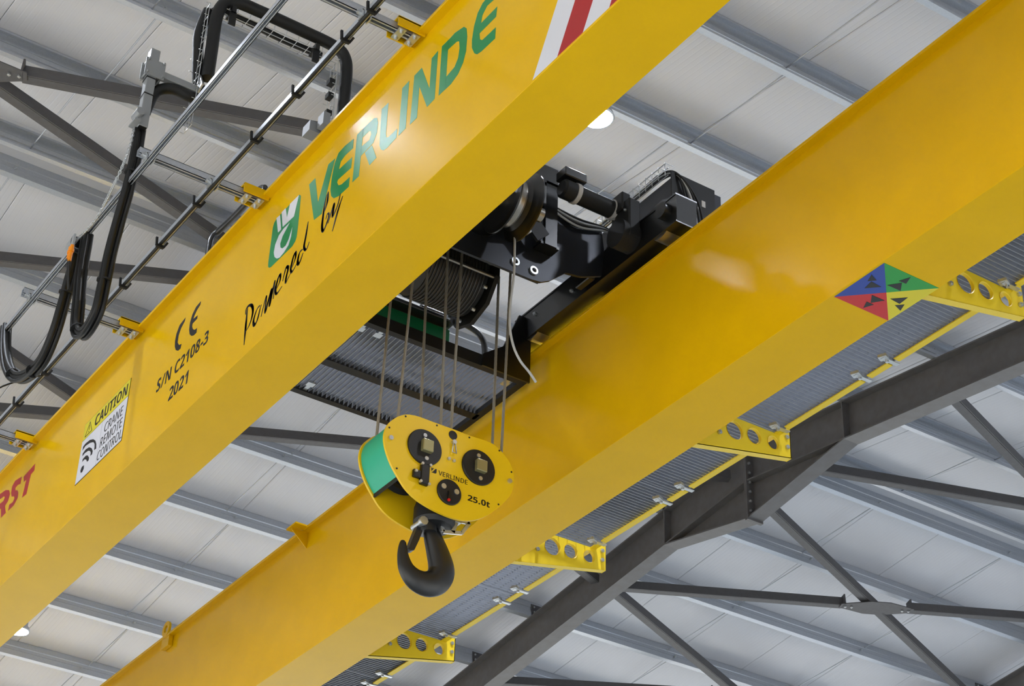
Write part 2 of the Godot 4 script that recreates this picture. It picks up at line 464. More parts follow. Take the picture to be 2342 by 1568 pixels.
# ================================================================ build
func _ready() -> void:
	var cam := Camera3D.new()
	cam.name = "camera"
	cam.fov = 20.2017
	cam.near = 0.1
	cam.far = 200.0
	cam.position = Vector3(0, 1.7, 0)
	cam.rotation_order = EULER_ORDER_YXZ
	cam.rotation_degrees = Vector3(33.064, 57.1404, 1.947)
	add_child(cam)
	cam.current = true

	var env := Environment.new()
	env.background_mode = Environment.BG_SKY
	var sky := Sky.new()
	var sm := ProceduralSkyMaterial.new()
	sm.sky_top_color = Color(0.72, 0.78, 0.88)
	sm.sky_horizon_color = Color(0.87, 0.89, 0.925)
	sm.ground_bottom_color = Color(0.42, 0.41, 0.38)
	sm.ground_horizon_color = Color(0.6, 0.6, 0.58)
	sm.energy_multiplier = 6.0
	sky.sky_material = sm
	env.sky = sky
	env.tonemap_mode = Environment.TONE_MAPPER_LINEAR
	env.tonemap_exposure = 1.26
	env.sdfgi_enabled = true
	env.ssao_enabled = true
	env.ssil_enabled = true
	var we := WorldEnvironment.new()
	we.name = "world"
	we.environment = env
	add_child(we)

	var sun := DirectionalLight3D.new()
	sun.name = "sun"
	sun.light_color = Color(1.0, 0.96, 0.90)
	sun.light_energy = 5.0
	sun.light_angular_distance = 0.6
	sun.shadow_enabled = true
	add_child(sun)
	sun.look_at_from_position(Vector3.ZERO, -Vector3(-0.25, 0.62, 0.85))

	make_materials()
	build_hall()
	build_roof()
	build_frames()
	build_braces()
	build_lamps()
	build_front_girder()
	build_rear_girder()
	build_walkway()
	build_festoon()
	build_trolley()
	build_block()
	build_ropes()

# ---------------------------------------------------------------- hall
func build_hall() -> void:
	var cx := (HALL_LEFT + HALL_RIGHT) * 0.5
	var lx := HALL_RIGHT - HALL_LEFT
	var cz := (HALL_FRONT + HALL_BACK) * 0.5
	var lz := HALL_FRONT - HALL_BACK
	var s := begin()
	bx(s, Vector3(cx, -0.1, cz), Vector3(lx + 0.6, 0.2, lz + 0.6))
	single(s, "floor", M.floor, "pale grey green painted concrete hall floor", "floor", "", "structure")
	s = begin()
	bx(s, Vector3(cx, -0.32, cz), Vector3(lx + 70, 0.2, lz + 70))
	single(s, "floor_apron", M.apron, "concrete apron around the hall outside the doors", "floor", "", "structure")
	var top := 13.0
	# each wall has wide open doorways, out of the camera's view, that let the daylight in
	wall_with_doors("wall_front", Vector3(1, 0, 0), HALL_LEFT - 0.3, HALL_RIGHT + 0.3, Vector3(0, 0, HALL_FRONT + 0.15), [[-24.0, -17.0], [-13.5, 1.0]], top, "light grey end wall with two wide doorways, behind the lettered girder's printed side")
	wall_with_doors("wall_back", Vector3(1, 0, 0), HALL_LEFT - 0.3, HALL_RIGHT + 0.3, Vector3(0, 0, HALL_BACK - 0.15), [[-28.0, -15.0], [-12.5, 1.0]], top, "light grey end wall with two wide doorways, beyond the walkway")
	wall_with_doors("wall_left", Vector3(0, 0, 1), HALL_BACK, HALL_FRONT, Vector3(HALL_LEFT - 0.15, 0, 0), [[-23.0, -8.5], [-5.0, 10.5]], top, "light grey side wall at the far girder end")
	wall_with_doors("wall_right", Vector3(0, 0, 1), HALL_BACK, HALL_FRONT, Vector3(HALL_RIGHT + 0.15, 0, 0), [[-23.0, -8.5], [-5.0, 10.5]], top, "light grey side wall at the near girder end")

func wall_with_doors(called: String, along: Vector3, from: float, to: float, off: Vector3, doors: Array, top: float, label: String) -> void:
	var across := Vector3(1, 1, 1) - along - Vector3.UP
	var dh := 6.6
	var s := begin()
	var e := from
	for d in doors:
		bx(s, off + along * ((e + d[0]) * 0.5) + Vector3(0, dh / 2, 0), along * (d[0] - e) + Vector3(0, dh, 0) + across * 0.3)
		e = d[1]
	bx(s, off + along * ((e + to) * 0.5) + Vector3(0, dh / 2, 0), along * (to - e) + Vector3(0, dh, 0) + across * 0.3)
	bx(s, off + along * ((from + to) * 0.5) + Vector3(0, (dh + top) / 2, 0), along * (to - from) + Vector3(0, top - dh, 0) + across * 0.3)
	single(s, called, M.wall, label, "wall", "", "structure")

func slope_basis(left: bool) -> Basis:
	return Basis(Vector3(0, 0, 1), atan(SLOPE) * (1.0 if left else -1.0))

func build_roof() -> void:
	# sandwich panels with fine ribs, running from ridge to eaves
	var run := 17.0
	var w := 1.04
	var gap := 0.004
	var s := begin()
	var n := 20
	var pitch := (w - gap) / n
	var prof := PackedVector2Array()   # (z, y) from low z to high z along the underside
	prof.append(Vector2(0, 0.004))
	for i in n:
		var z0 := i * pitch
		prof.append(Vector2(z0 + 0.006, 0.0))
		prof.append(Vector2(z0 + pitch - 0.009, 0.0))
		prof.append(Vector2(z0 + pitch - 0.005, 0.0007))
		if i < n - 1:
			prof.append(Vector2(z0 + pitch + 0.001, 0.0007))
	prof[prof.size() - 1] = Vector2(w - gap, 0.004)
	var poly := prof.duplicate()
	poly.append(Vector2(w - gap, 0.05))
	poly.append(Vector2(0, 0.05))
	for i in poly.size():
		var a := poly[i]
		var b := poly[(i + 1) % poly.size()]
		quad(s, Vector3(0, a.y, a.x), Vector3(run, a.y, a.x), Vector3(run, b.y, b.x), Vector3(0, b.y, b.x))
	for e in [0.0, run]:
		bx(s, Vector3(e, 0.027, (w - gap) / 2), Vector3(0.002, 0.046, w - gap - 0.002))
	var panel := mesh_of(s)
	var ceil_ := thing("ceiling", "white ribbed sandwich panel roof underside with ridge", "roof", Vector3(XA, YA + 0.21, 0), "", "structure")
	for left in [true, false]:
		var d := begin()
		var b := slope_basis(left)
		var sg := -1.0 if left else 1.0
		var o := Vector3(XA, YA + 0.21, 0)
		bx(d, o + b * Vector3(sg * run / 2, 0.12, (HALL_FRONT + HALL_BACK) / 2), Vector3(run + 0.1, 0.14, HALL_FRONT - HALL_BACK + 0.6), b)
		part(d, "deck", M.deck, ceil_)
		var z := HALL_BACK - 0.12
		while z < HALL_FRONT:
			var shift := Vector3(-run, 0, 0) if left else Vector3.ZERO
			put(panel, "panel", M.panel, ceil_, b * shift + Vector3(0, 0, z), b)
			z += w
	s = begin()
	prism(s, PackedVector2Array([Vector2(-0.32, -0.036), Vector2(0, 0.004), Vector2(0.32, -0.036), Vector2(0.32, -0.040), Vector2(0, 0.0), Vector2(-0.32, -0.040)]), Vector3(XA, YA + 0.206, HALL_BACK), Vector3.RIGHT, Vector3.UP, Vector3(0, 0, HALL_FRONT - HALL_BACK))
	part(s, "ridge_flashing", M.panel, ceil_)

	# cold-formed C purlins, open side down the slope
	var len_ := HALL_FRONT - HALL_BACK - 0.1
	var hz := 0.2
	var fl := 0.065
	var t := 0.003
	var prof_c := PackedVector2Array([Vector2(0, 0), Vector2(fl, 0), Vector2(fl, 0.02), Vector2(fl - t, 0.02), Vector2(fl - t, t), Vector2(t, t),
		Vector2(t, hz * 0.36), Vector2(t + 0.006, hz * 0.4), Vector2(t + 0.006, hz * 0.6), Vector2(t, hz * 0.64),
		Vector2(t, hz - t), Vector2(fl - t, hz - t), Vector2(fl - t, hz - 0.02), Vector2(fl, hz - 0.02), Vector2(fl, hz), Vector2(0, hz),
		Vector2(0, hz * 0.64), Vector2(0.006, hz * 0.6), Vector2(0.006, hz * 0.4), Vector2(0, hz * 0.36)])
	var pm := {}
	for left in [true, false]:
		s = begin()
		prism(s, prof_c, Vector3.ZERO, Vector3(-1 if left else 1, 0, 0), Vector3.UP, Vector3(0, 0, len_))
		pm[left] = mesh_of(s)
	var xs_l := []
	for i in 12: xs_l.append(-13.895 - 1.307 * i)
	var xs_r := []
	for i in 12: xs_r.append(-13.545 + 1.303 * i)
	for left in [true, false]:
		for x in (xs_l if left else xs_r):
			var o := inst(pm[left], numbered("roof_purlin"), M.galvanised)
			add_child(o, true)
			o.transform = Transform3D(slope_basis(left), Vector3(x, roof_y(x) + 0.004, HALL_BACK + 0.05))
			var nth: String = ORD[(xs_l if left else xs_r).find(x)]
			meta(o, "galvanised steel purlin, %s from the ridge on the %s roof slope" % [nth, "far" if left else "near"], "purlin", "roof purlins")
	# anti-sag rods between neighbouring purlins, at the thirds of each bay
	for i in FRAMES.size() - 1:
		for k in [1, 2]:
			var z: float = FRAMES[i] - 2.08 * k
			for left in [true, false]:
				var xs: Array = xs_l if left else xs_r
				for j in 10:
					var x0: float = xs[j]
					var x1: float = xs[j + 1]
					var dz := 0.05 if j % 2 == 0 else -0.05
					var a := Vector3(x0, roof_y(x0) + 0.07, z + dz)
					var b := Vector3(x1, roof_y(x1) + 0.14, z + dz)
					var d := (b - a).normalized()
					s = begin()
					cyl(s, a - d * 0.03, b + d * 0.03, 0.007, 6)
					var rod := thing("sag_rod", "thin sag rod, %s to %s purlin from ridge, %s slope, %s bay, %s" % [ORD[j], ORD[j + 1], "far" if left else "near", ["doors-end", "hook", "walkway"][i], ["doors side", "inner side"][k - 1]], "rod", (a + b) * 0.5, "sag rods between the purlins")
					part(s, "rod", M.galvanised, rod)
					for e in [a - d * 0.014, b + d * 0.014]:
						s = begin()
						cyl(s, e - d * 0.006, e + d * 0.006, 0.016, 6)
						part(s, "nut", M.zinc, rod)

# ---------------------------------------------------------------- portal frames
func build_frames() -> void:
	var depth := 0.45
	var fw := 0.19
	var tf := 0.016
	var tw := 0.010
	var reach := 15.6
	var base := Vector3(XA, YA, 0)
	var root := thing("portal_rafter", "", "", base)
	root.remove_meta("label") if root.has_meta("label") else null
	for sg in [-1.0, 1.0]:
		var e := Vector2(sg, -SLOPE)
		var lo := Vector2(0, -depth)
		var s := begin()
		prism(s, PackedVector2Array([Vector2(0, -tf), e * reach - Vector2(0, tf), e * reach + lo + Vector2(0, tf), lo + Vector2(0, tf)]), base + Vector3(0, 0, -tw / 2), Vector3.RIGHT, Vector3.UP, Vector3(0, 0, tw))
		for y0 in [0.0, -depth + tf]:
			prism(s, PackedVector2Array([Vector2(0, y0), e * reach + Vector2(0, y0), e * reach + Vector2(0, y0 - tf), Vector2(0, y0 - tf)]), base + Vector3(0, 0, -fw / 2), Vector3.RIGHT, Vector3.UP, Vector3(0, 0, fw))
		part(s, "beam", M.rafter, root)
		# haunch cut from the same section below the ridge
		var kx := -1.425 if sg < 0 else 1.525
		var k := Vector2(kx, -SLOPE * absf(kx) - depth)
		var apex := Vector2(0, -0.895)
		s = begin()
		prism(s, PackedVector2Array([Vector2(0, -depth), k, apex + Vector2(0, tf)]), base + Vector3(0, 0, -tw / 2), Vector3.RIGHT, Vector3.UP, Vector3(0, 0, tw))
		prism(s, PackedVector2Array([k, apex, apex + Vector2(0, tf), k + Vector2(0, tf)]), base + Vector3(0, 0, -fw / 2), Vector3.RIGHT, Vector3.UP, Vector3(0, 0, fw))
		part(s, "haunch", M.rafter, root)
		s = begin()
		bx(s, base + Vector3(sg * 0.011, -0.44, 0), Vector3(0.02, 0.95, fw + 0.02))
		part(s, "end_plate", M.rafter, root)
		for zz in [-1.0, 1.0]:
			s = begin()
			bx(s, base + Vector3(kx, -SLOPE * absf(kx) - depth / 2, zz * (fw / 4 + 0.002)), Vector3(0.014, depth - 2 * tf, fw / 2 - 0.006))
			part(s, "stiffener", M.rafter, root)
			for j in 7:
				var m := bolt_mesh(0.018, 0.016, Vector3(sg, 0, 0))
				put(m, "bolt", M.zinc, root, Vector3(sg * 0.021, -0.12 - j * 0.115, zz * 0.065))
		# purlin cleats
		var s2 := begin()
		bx(s2, Vector3(0, 0.085, 0), Vector3(0.008, 0.17, 0.15))
		bx(s2, Vector3(0.035 * -sg, 0.006, 0), Vector3(0.07, 0.010, 0.15))
		var cm := mesh_of(s2)
		var bm := bolt_mesh(0.013, 0.012, Vector3(1, 0, 0))
		for i in 11:
			var x := (-13.895 - 1.307 * i) if sg < 0 else (-13.545 + 1.303 * i)
			var off := 0.006 if sg < 0 else -0.006
			var at := Vector3(x + off - XA, roof_y(x) - YA + 0.002, 0)
			var c := put(cm, "purlin_cleat", M.brace, root, at, slope_basis(sg < 0))
			for q in [Vector3(0.004, 0.06, 0.04), Vector3(0.004, 0.13, 0.04)]:
				put(bm, "bolt", M.zinc, c, q)
	var labels := ["dark grey steel portal rafter above the hall doors end", "dark grey steel portal rafter directly behind the lettered girder", "dark grey steel portal rafter beyond the walkway, with bolted haunch in plain view", "dark grey steel portal rafter nearest the closed end wall"]
	for i in FRAMES.size():
		var o: Node3D = root if i == 0 else root.duplicate()
		if i > 0:
			o.name = numbered("portal_rafter")
			add_child(o)
		o.position = base + Vector3(0, 0, FRAMES[i])
		meta(o, labels[i], "rafter", "portal rafters of the hall")

# angle bar: upright leg with a flat leg at its foot turned away from the doors end
func angle_bar(s: SurfaceTool, a: Vector3, b: Vector3, leg := 0.1, t := 0.01) -> void:
	var d := (b - a).normalized()
	var side := Vector3.UP.cross(d).normalized()
	if side.dot(Vector3(-0.84, 0, -0.54)) < 0.0:
		side = -side
	var up := d.cross(side)
	if up.y < 0.0:
		up = -up
	var l := a.distance_to(b)
	var bs := Basis(side, up, side.cross(up))
	bx(s, (a + b) * 0.5 + up * leg * 0.5, Vector3(t, leg, l), bs)
	bx(s, (a + b) * 0.5 + side * (leg * 0.5 + t * 0.5) + up * t * 0.5, Vector3(leg - t, t, l), bs)

func on_brace_plane(x: float, z: float) -> Vector3:
	return Vector3(x, roof_y(x) - 0.29, z)

func build_braces() -> void:
	# crossed angle bracing between frames, in the plane of the roof
	var nodes := [[-18.95, -16.42, "second far-slope panel"], [-16.38, -13.96, "far-slope ridge panel"], [-13.36, -10.92, "near-slope ridge panel"]]
	for i in FRAMES.size() - 1:
		var z0: float = FRAMES[i] - 0.11
		var z1: float = FRAMES[i + 1] + 0.11
		var bay: String = ["bay above lettered girder", "bay over the hook", "bay beyond the walkway"][i]
		for nd in nodes:
			if i == 1 and nd != nodes[1]:
				continue
			var p00 := on_brace_plane(nd[0], z0)
			var p01 := on_brace_plane(nd[0], z1)
			var p10 := on_brace_plane(nd[1], z0)
			var p11 := on_brace_plane(nd[1], z1)
			var mid := (p00 + p11) * 0.5
			var where: String = "%s, %s" % [nd[2], bay]
			var s := begin()
			angle_bar(s, p01, p10)
			var o := thing("roof_brace", "long dark angle brace, " + where, "brace", mid, "long roof braces")
			part(s, "angle_bar", M.brace, o)
			var g := begin()
			var dir := (p10 - p01).normalized()
			var sd := Vector3.UP.cross(dir).normalized()
			var dd := (p11 - p00).normalized()
			var c := mid - Vector3(0, 0.012, 0)
			var q := PackedVector2Array([Vector2(-0.46, -0.05), Vector2(-0.12, -0.17), Vector2(0.12, -0.17), Vector2(0.46, -0.05), Vector2(0.46, 0.05), Vector2(0.12, 0.17), Vector2(-0.12, 0.17), Vector2(-0.46, 0.05)])
			var vv := Vector3.UP.cross(dd).normalized()
			prism(g, q, c, dd, vv, Vector3(0, 0.010, 0))
			var gp := part(g, "gusset_plate", M.brace, o)
			var bm := bolt_mesh(0.016, 0.014, Vector3.DOWN)
			for u in [-0.40, -0.32, 0.32, 0.40]:
				put(bm, "bolt", M.zinc, gp, c + dd * u)
			for e in [0, 1]:
				s = begin()
				var a := p00 if e == 0 else mid + dd * 0.42
				var b := mid - dd * 0.42 if e == 0 else p11
				angle_bar(s, a, b)
				var h := thing("roof_brace_half", "short angle brace, %s half, %s" % ["lettered-girder" if e == 0 else "walkway-side", where], "brace", (a + b) * 0.5, "short roof braces")
				part(s, "angle_bar", M.brace, h)
				s = begin()
				var ep := b if e == 0 else a
				bar(s, ep - dd * 0.008 + Vector3(0, 0.05, 0), ep + dd * 0.008 + Vector3(0, 0.05, 0), 0.13, 0.13)
				part(s, "cap_plate", M.brace, h)

func build_lamps() -> void:
	var spots := [[Vector3(-9.54, 0, -6.89), "round white LED high bay lamp lit above the trolley"], [Vector3(-20.85, 0, -6.63), "round white LED high bay lamp lit over the far girder end"],
		[Vector3(-10.85, 0, -2.62), "added round white lamp above the lettered girder, unseen, for a highlight on the rear girder"], [Vector3(-21.05, 0, 2.2), "round white LED high bay lamp lit near the left doorway"],  # lamp above the lettered girder is added to put a highlight on the rear web
		[Vector3(-3.0, 0, 4.2), "round white LED high bay lamp lit near the right doorway"], [Vector3(-5.75, 0, -7.5), "added round white lamp over the near girder end, unseen, for sheen on the trolley plate"], [Vector3(-9.63, 0, -15.4), "round white LED high bay lamp lit beyond the walkway, near slope"], [Vector3(-21.05, 0, -15.4), "round white LED high bay lamp lit beyond the walkway, far slope"]]  # lamp over the near girder end is added, out of view, for plate sheen
	for sp in spots:
		var power := 7.0 if sp[0].z > -3.0 or sp[0].x > -6.0 else 30.0
		var p: Vector3 = sp[0]
		p.y = roof_y(p.x) - 0.02
		var o := thing("high_bay_lamp", sp[1], "lamp", p, "high bay lamps under the roof")
		var s := begin()
		lathe(s, p, Vector3.DOWN, [Vector2(0.0, 0.0), Vector2(0.0, 0.06), Vector2(0.11, 0.065), Vector2(0.12, 0.125), Vector2(0.165, 0.14), Vector2(0.172, 0.134), Vector2(0.172, 0.124), Vector2(0.155, 0.120)], 36)
		for k in 16:
			var a := TAU * k / 16.0
			var r := Vector3(cos(a), 0, sin(a))
			bar(s, p + r * 0.095 + Vector3(0, -0.02, 0), p + r * 0.095 + Vector3(0, -0.12, 0), 0.004, 0.06, Vector3.UP.cross(r))
		part(s, "housing", M.lamp_body, o)
		s = begin()
		cyl(s, p + Vector3(0, -0.150, 0), p + Vector3(0, -0.160, 0), 0.121, 36)
		part(s, "lens", M.lamp_lens, o)
		var l := SpotLight3D.new()
		l.name = "lamp_light"
		l.position = Vector3(0, -0.19, 0)
		l.rotation_degrees = Vector3(-90, 0, 0)
		l.light_color = Color(0.92, 0.95, 1.0)
		l.light_energy = power
		l.light_size = 0.12
		l.spot_range = 40.0
		l.spot_attenuation = 2.0
		l.spot_angle = 60.0
		l.shadow_enabled = true
		o.add_child(l)

# ---------------------------------------------------------------- girders
# box girder between z0 (front flange edge) and z1; top flange sticks out by 40 mm
func girder_body(root: Node3D, z0: float, z1: float) -> void:
	var xa := HALL_LEFT + 1.0
	var xb := HALL_RIGHT - 1.0
	var cx := (xa + xb) * 0.5
	var lx := xb - xa
	var s := begin()
	bx(s, Vector3(cx, 8.2575, z0 - 0.011 - 0.004), Vector3(lx, 1.085, 0.008))
	part(s, "web_plate", M.yellow, root)
	s = begin()
	bx(s, Vector3(cx, 8.2575, z1 + 0.011 + 0.004), Vector3(lx, 1.085, 0.008))
	part(s, "web_plate", M.yellow, root)
	s = begin()
	cbx(s, Vector3(cx, 7.7075, (z0 + z1) * 0.5), Vector3(lx, 0.015, z0 - z1), 0.002)
	part(s, "bottom_flange", M.yellow, root)
	s = begin()
	cbx(s, Vector3(cx, 8.811, (z0 + z1) * 0.5), Vector3(lx, 0.022, z0 - z1 + 0.08), 0.002)
	part(s, "top_flange", M.yellow, root)
	s = begin()
	cbx(s, Vector3(cx, 8.837, (z0 + z1) * 0.5), Vector3(lx, 0.03, 0.05), 0.003)
	part(s, "trolley_rail", M.steel, root)

func decal(flat: Array, o: Vector3, u: Vector3, v: Vector3, n: Vector3, called: String, m: Material, parent: Node3D) -> MeshInstance3D:
	var s := begin()
	prism(s, poly_of(flat), o, u, v, n)
	return part(s, called, m, parent)

func rect_decal(x0: float, y0: float, x1: float, y1: float, zf: float, th: float, called: String, m: Material, parent: Node3D) -> MeshInstance3D:
	return decal([x0, y0, x1, y0, x1, y1, x0, y1], Vector3(0, 0, zf), Vector3.RIGHT, Vector3.UP, Vector3(0, 0, th), called, m, parent)

func build_front_girder() -> void:
	var g := thing("box_girder", "yellow crane box girder carrying green lettering and a caution sign", "girder", Vector3((HALL_LEFT + HALL_RIGHT) * 0.5, 7.7, -4.02))
	girder_body(g, -3.819, -4.223)
	var zf := -3.8298
	var o := Vector3(0, 0, zf)
	var n := Vector3(0, 0, 0.0007)
	for L in NAME_LETTERS:
		decal(L, o, Vector3.RIGHT, Vector3.UP, n, "name_letter", M.letter_green, g)
	var em := decal(EMBLEM_GREEN[0], o, Vector3.RIGHT, Vector3.UP, n, "emblem", M.letter_green, g)
	for L in EMBLEM_WHITE:
		decal(L, o + n, Vector3.RIGHT, Vector3.UP, Vector3(0, 0, 0.0012), "emblem_stroke", M.letter_white, em)
	for L in SCRIPT_STROKES:
		var s := begin()
		var pts := []
		for i in range(0, L.size(), 2):
			pts.append(Vector3(L[i], L[i + 1], zf + 0.001))
		pts = curve_pts(pts, 0.012)
		for i in pts.size():
			var t := i / float(pts.size() - 1)
			var hw := 0.0045 + 0.0075 * sin(PI * t) 
			var d: Vector3 = (pts[mini(i + 1, pts.size() - 1)] - pts[maxi(i - 1, 0)]).normalized()
			var w := absf(d.dot(Vector3(-0.6, 0.8, 0))) * 0.5 + 0.6
			prism(s, disc_poly(Vector2(pts[i].x, pts[i].y), hw * w, 8), Vector3(0, 0, zf), Vector3.RIGHT, Vector3.UP, Vector3(0, 0, 0.0014 + 0.00001 * (i % 7)))
			if i > 0:
				var pm: Vector3 = (pts[i] + pts[i - 1]) * 0.5
				prism(s, disc_poly(Vector2(pm.x, pm.y), hw * w, 8), Vector3(0, 0, zf), Vector3.RIGHT, Vector3.UP, Vector3(0, 0, 0.0015))
		part(s, "script_stroke", M.letter_black, g)
	for L in CE_MARK:
		decal(L, o, Vector3.RIGHT, Vector3.UP, n, "conformity_mark", M.letter_black, g)
	for L in RED_LETTERS:
		decal(L, o, Vector3.RIGHT, Vector3.UP, n, "red_letter", M.letter_red, g)
	text("S/N C2108-3", Vector3(-10.125, 8.112, zf), Vector3.RIGHT, Vector3.UP, 0.745, 0.1, M.letter_black, g, "serial_number", true, 0.0007)
	text("2021", Vector3(-9.895, 7.936, zf), Vector3.RIGHT, Vector3.UP, 0.275, 0.1, M.letter_black, g, "year_number", true, 0.0007)
	# caution sign
	var x0 := -11.385
	var x1 := -10.615
	var y0 := 7.99
	var y1 := 8.476
	var ym := 8.335
	var xm := -11.035
	var sg := rect_decal(x0, y0, x1, y1, zf, 0.002, "caution_sign", M.letter_black, g)
	sg.set_meta("label", "white and yellow caution sign reading crane remote control")
	var e := 0.004
	var z2 := zf + 0.002
	rect_decal(x0 + e, ym + e * 0.5, x1 - e, y1 - e, z2, 0.001, "yellow_panel", M.sign_yellow, sg)
	rect_decal(x0 + e, y0 + e, xm - e * 0.4, ym - e * 0.5, z2, 0.001, "white_panel", M.letter_white, sg)
	rect_decal(xm + e * 0.4, y0 + e, x1 - e, ym - e * 0.5, z2, 0.001, "white_panel", M.letter_white, sg)
	var z3 := z2 + 0.001
	text("CAUTION", Vector3(-11.185, 8.362, z3), Vector3.RIGHT, Vector3.UP, 0.535, 0.088, M.letter_black, sg, "caution_lettering", true, 0.001)
	text("CRANE", Vector3(-10.975, 8.215, z3), Vector3.RIGHT, Vector3.UP, 0.30, 0.075, M.letter_black, sg, "sign_lettering", false, 0.001)
	text("REMOTE", Vector3(-11.01, 8.115, z3), Vector3.RIGHT, Vector3.UP, 0.355, 0.075, M.letter_black, sg, "sign_lettering", false, 0.001)
	text("CONTROL", Vector3(-11.025, 8.015, z3), Vector3.RIGHT, Vector3.UP, 0.40, 0.075, M.letter_black, sg, "sign_lettering", false, 0.001)
	for L in SIGNAL_MARK:
		decal(L, Vector3(0, 0, z3), Vector3.RIGHT, Vector3.UP, Vector3(0, 0, 0.001), "signal_mark", M.letter_black, sg)
	var tc := Vector2(-11.285, 8.40)
	var tri_pts := [Vector2(-0.06, -0.045), Vector2(0.06, -0.045), Vector2(0, 0.052)]
	var s3 := begin()
	for i in 3:
		var a: Vector2 = tc + tri_pts[i]
		var b: Vector2 = tc + tri_pts[(i + 1) % 3]
		bar(s3, Vector3(a.x, a.y, z3 + 0.0005), Vector3(b.x, b.y, z3 + 0.0005), 0.006, 0.001, Vector3(0, 0, 1))
	bar(s3, Vector3(tc.x, tc.y - 0.012, z3 + 0.0005), Vector3(tc.x, tc.y + 0.024, z3 + 0.0005), 0.008, 0.001, Vector3(0, 0, 1))
	bar(s3, Vector3(tc.x, tc.y - 0.032, z3 + 0.0005), Vector3(tc.x, tc.y - 0.024, z3 + 0.0005), 0.008, 0.001, Vector3(0, 0, 1))
	part(s3, "warning_triangle", M.letter_black, sg)
	# slanting red and white stripes
	var sl := 0.553
	for i in 8:
		var b0 := -5.831 + 0.2045 * i
		var yb := 7.722
		var yt := 8.795
		var dx := (yt - yb) * sl
		decal([b0, yb, b0 + 0.2045, yb, b0 + 0.2045 + dx, yt, b0 + dx, yt], o, Vector3.RIGHT, Vector3.UP, n, "warning_stripe", M.letter_white if i % 2 == 0 else M.stripe_red, g)
	# brackets carrying the festoon arms
	var bm := bolt_mesh(0.012, 0.012, Vector3.DOWN)
	for x in ARM_X:
		var s := begin()
		bx(s, Vector3(x, 8.838, -3.735), Vector3(0.13, 0.012, 0.17))
		bx(s, Vector3(x - 0.06, 8.81, -3.735), Vector3(0.010, 0.06, 0.17))
		bx(s, Vector3(x + 0.06, 8.81, -3.735), Vector3(0.010, 0.06, 0.17))
		var br := part(s, "arm_bracket", M.yellow, g)
		for zz in [-3.69, -3.775]:
			s = begin()
			bx(s, Vector3(x, 8.776, zz), Vector3(0.10, 0.008, 0.045))
			part(s, "clamp_plate", M.zinc, br)
			put(bm, "bolt", M.zinc, br, Vector3(x + 0.03, 8.772, zz) - g.position - br.position)
			put(bm, "bolt", M.zinc, br, Vector3(x - 0.03, 8.772, zz) - g.position - br.position)

func build_rear_girder() -> void:
	var g := thing("box_girder", "yellow crane box girder with coloured direction sign under it and walkway alongside", "girder", Vector3((HALL_LEFT + HALL_RIGHT) * 0.5, 7.7, -6.35))
	girder_body(g, -6.144, -6.56)
	# direction sign on the underside: four coloured triangles with double arrow heads
	var A := Vector3(-5.916, 7.7, -6.161)
	var B := Vector3(-5.914, 7.7, -6.559)
	var Cc := Vector3(-6.308, 7.7, -6.559)
	var D := Vector3(-6.310, 7.7, -6.161)
	var mid := (A + B + Cc + D) * 0.25
	var dn := Vector3(0, -0.0015, 0)
	var tris := [[D, A, M.sign_blue], [A, B, M.sign_green], [Cc, D, M.sign_red], [B, Cc, M.sign_yellow]]
	var k := 0
	for t in tris:
		var a: Vector3 = t[0]
		var b: Vector3 = t[1]
		var s := begin()
		for f in [[a, b, mid]]:
			tri(s, f[0] + dn, f[1] + dn, f[2] + dn)
			tri(s, f[0], f[2], f[1])
			for i in 3:
				quad(s, f[i], f[(i + 1) % 3], f[(i + 1) % 3] + dn, f[i] + dn)
		var sp := part(s, "direction_sign", t[2], g)
		for q in ARROWS.slice(k * 2, k * 2 + 2):
			s = begin()
			prism(s, poly_of(q), Vector3(0, 7.6985, 0), Vector3(1, 0, 0), Vector3(0, 0, 1), Vector3(0, -0.001, 0))
			part(s, "arrow_head", M.letter_black, sp)
		k += 1
	# small bracket and lifting lug on the top flange
	var s := begin()
	bx(s, Vector3(-12.45, 8.815, -6.06), Vector3(0.16, 0.014, 0.12))
	prism(s, PackedVector2Array([Vector2(-6.154, 8.66), Vector2(-6.154, 8.80), Vector2(-6.01, 8.80), Vector2(-6.01, 8.785)]), Vector3(-12.454, 0, 0), Vector3(0, 0, 1), Vector3.UP, Vector3(0.008, 0, 0))
	part(s, "stub_bracket", M.yellow, g)
	s = begin()
	var c := Vector2(-15.0, 8.875)
	for i in 16:
		var a0 := TAU * i / 16.0
		var a1 := TAU * (i + 1) / 16.0
		prism(s, PackedVector2Array([c + Vector2(cos(a0), sin(a0)) * 0.035, c + Vector2(cos(a0), sin(a0)) * 0.075, c + Vector2(cos(a1), sin(a1)) * 0.075, c + Vector2(cos(a1), sin(a1)) * 0.035]), Vector3(0, 0, -6.12), Vector3.RIGHT, Vector3.UP, Vector3(0, 0, 0.02))
	bx(s, Vector3(-15.0, 8.76, -6.13), Vector3(0.15, 0.12, 0.04))
	part(s, "lifting_lug", M.yellow, g)

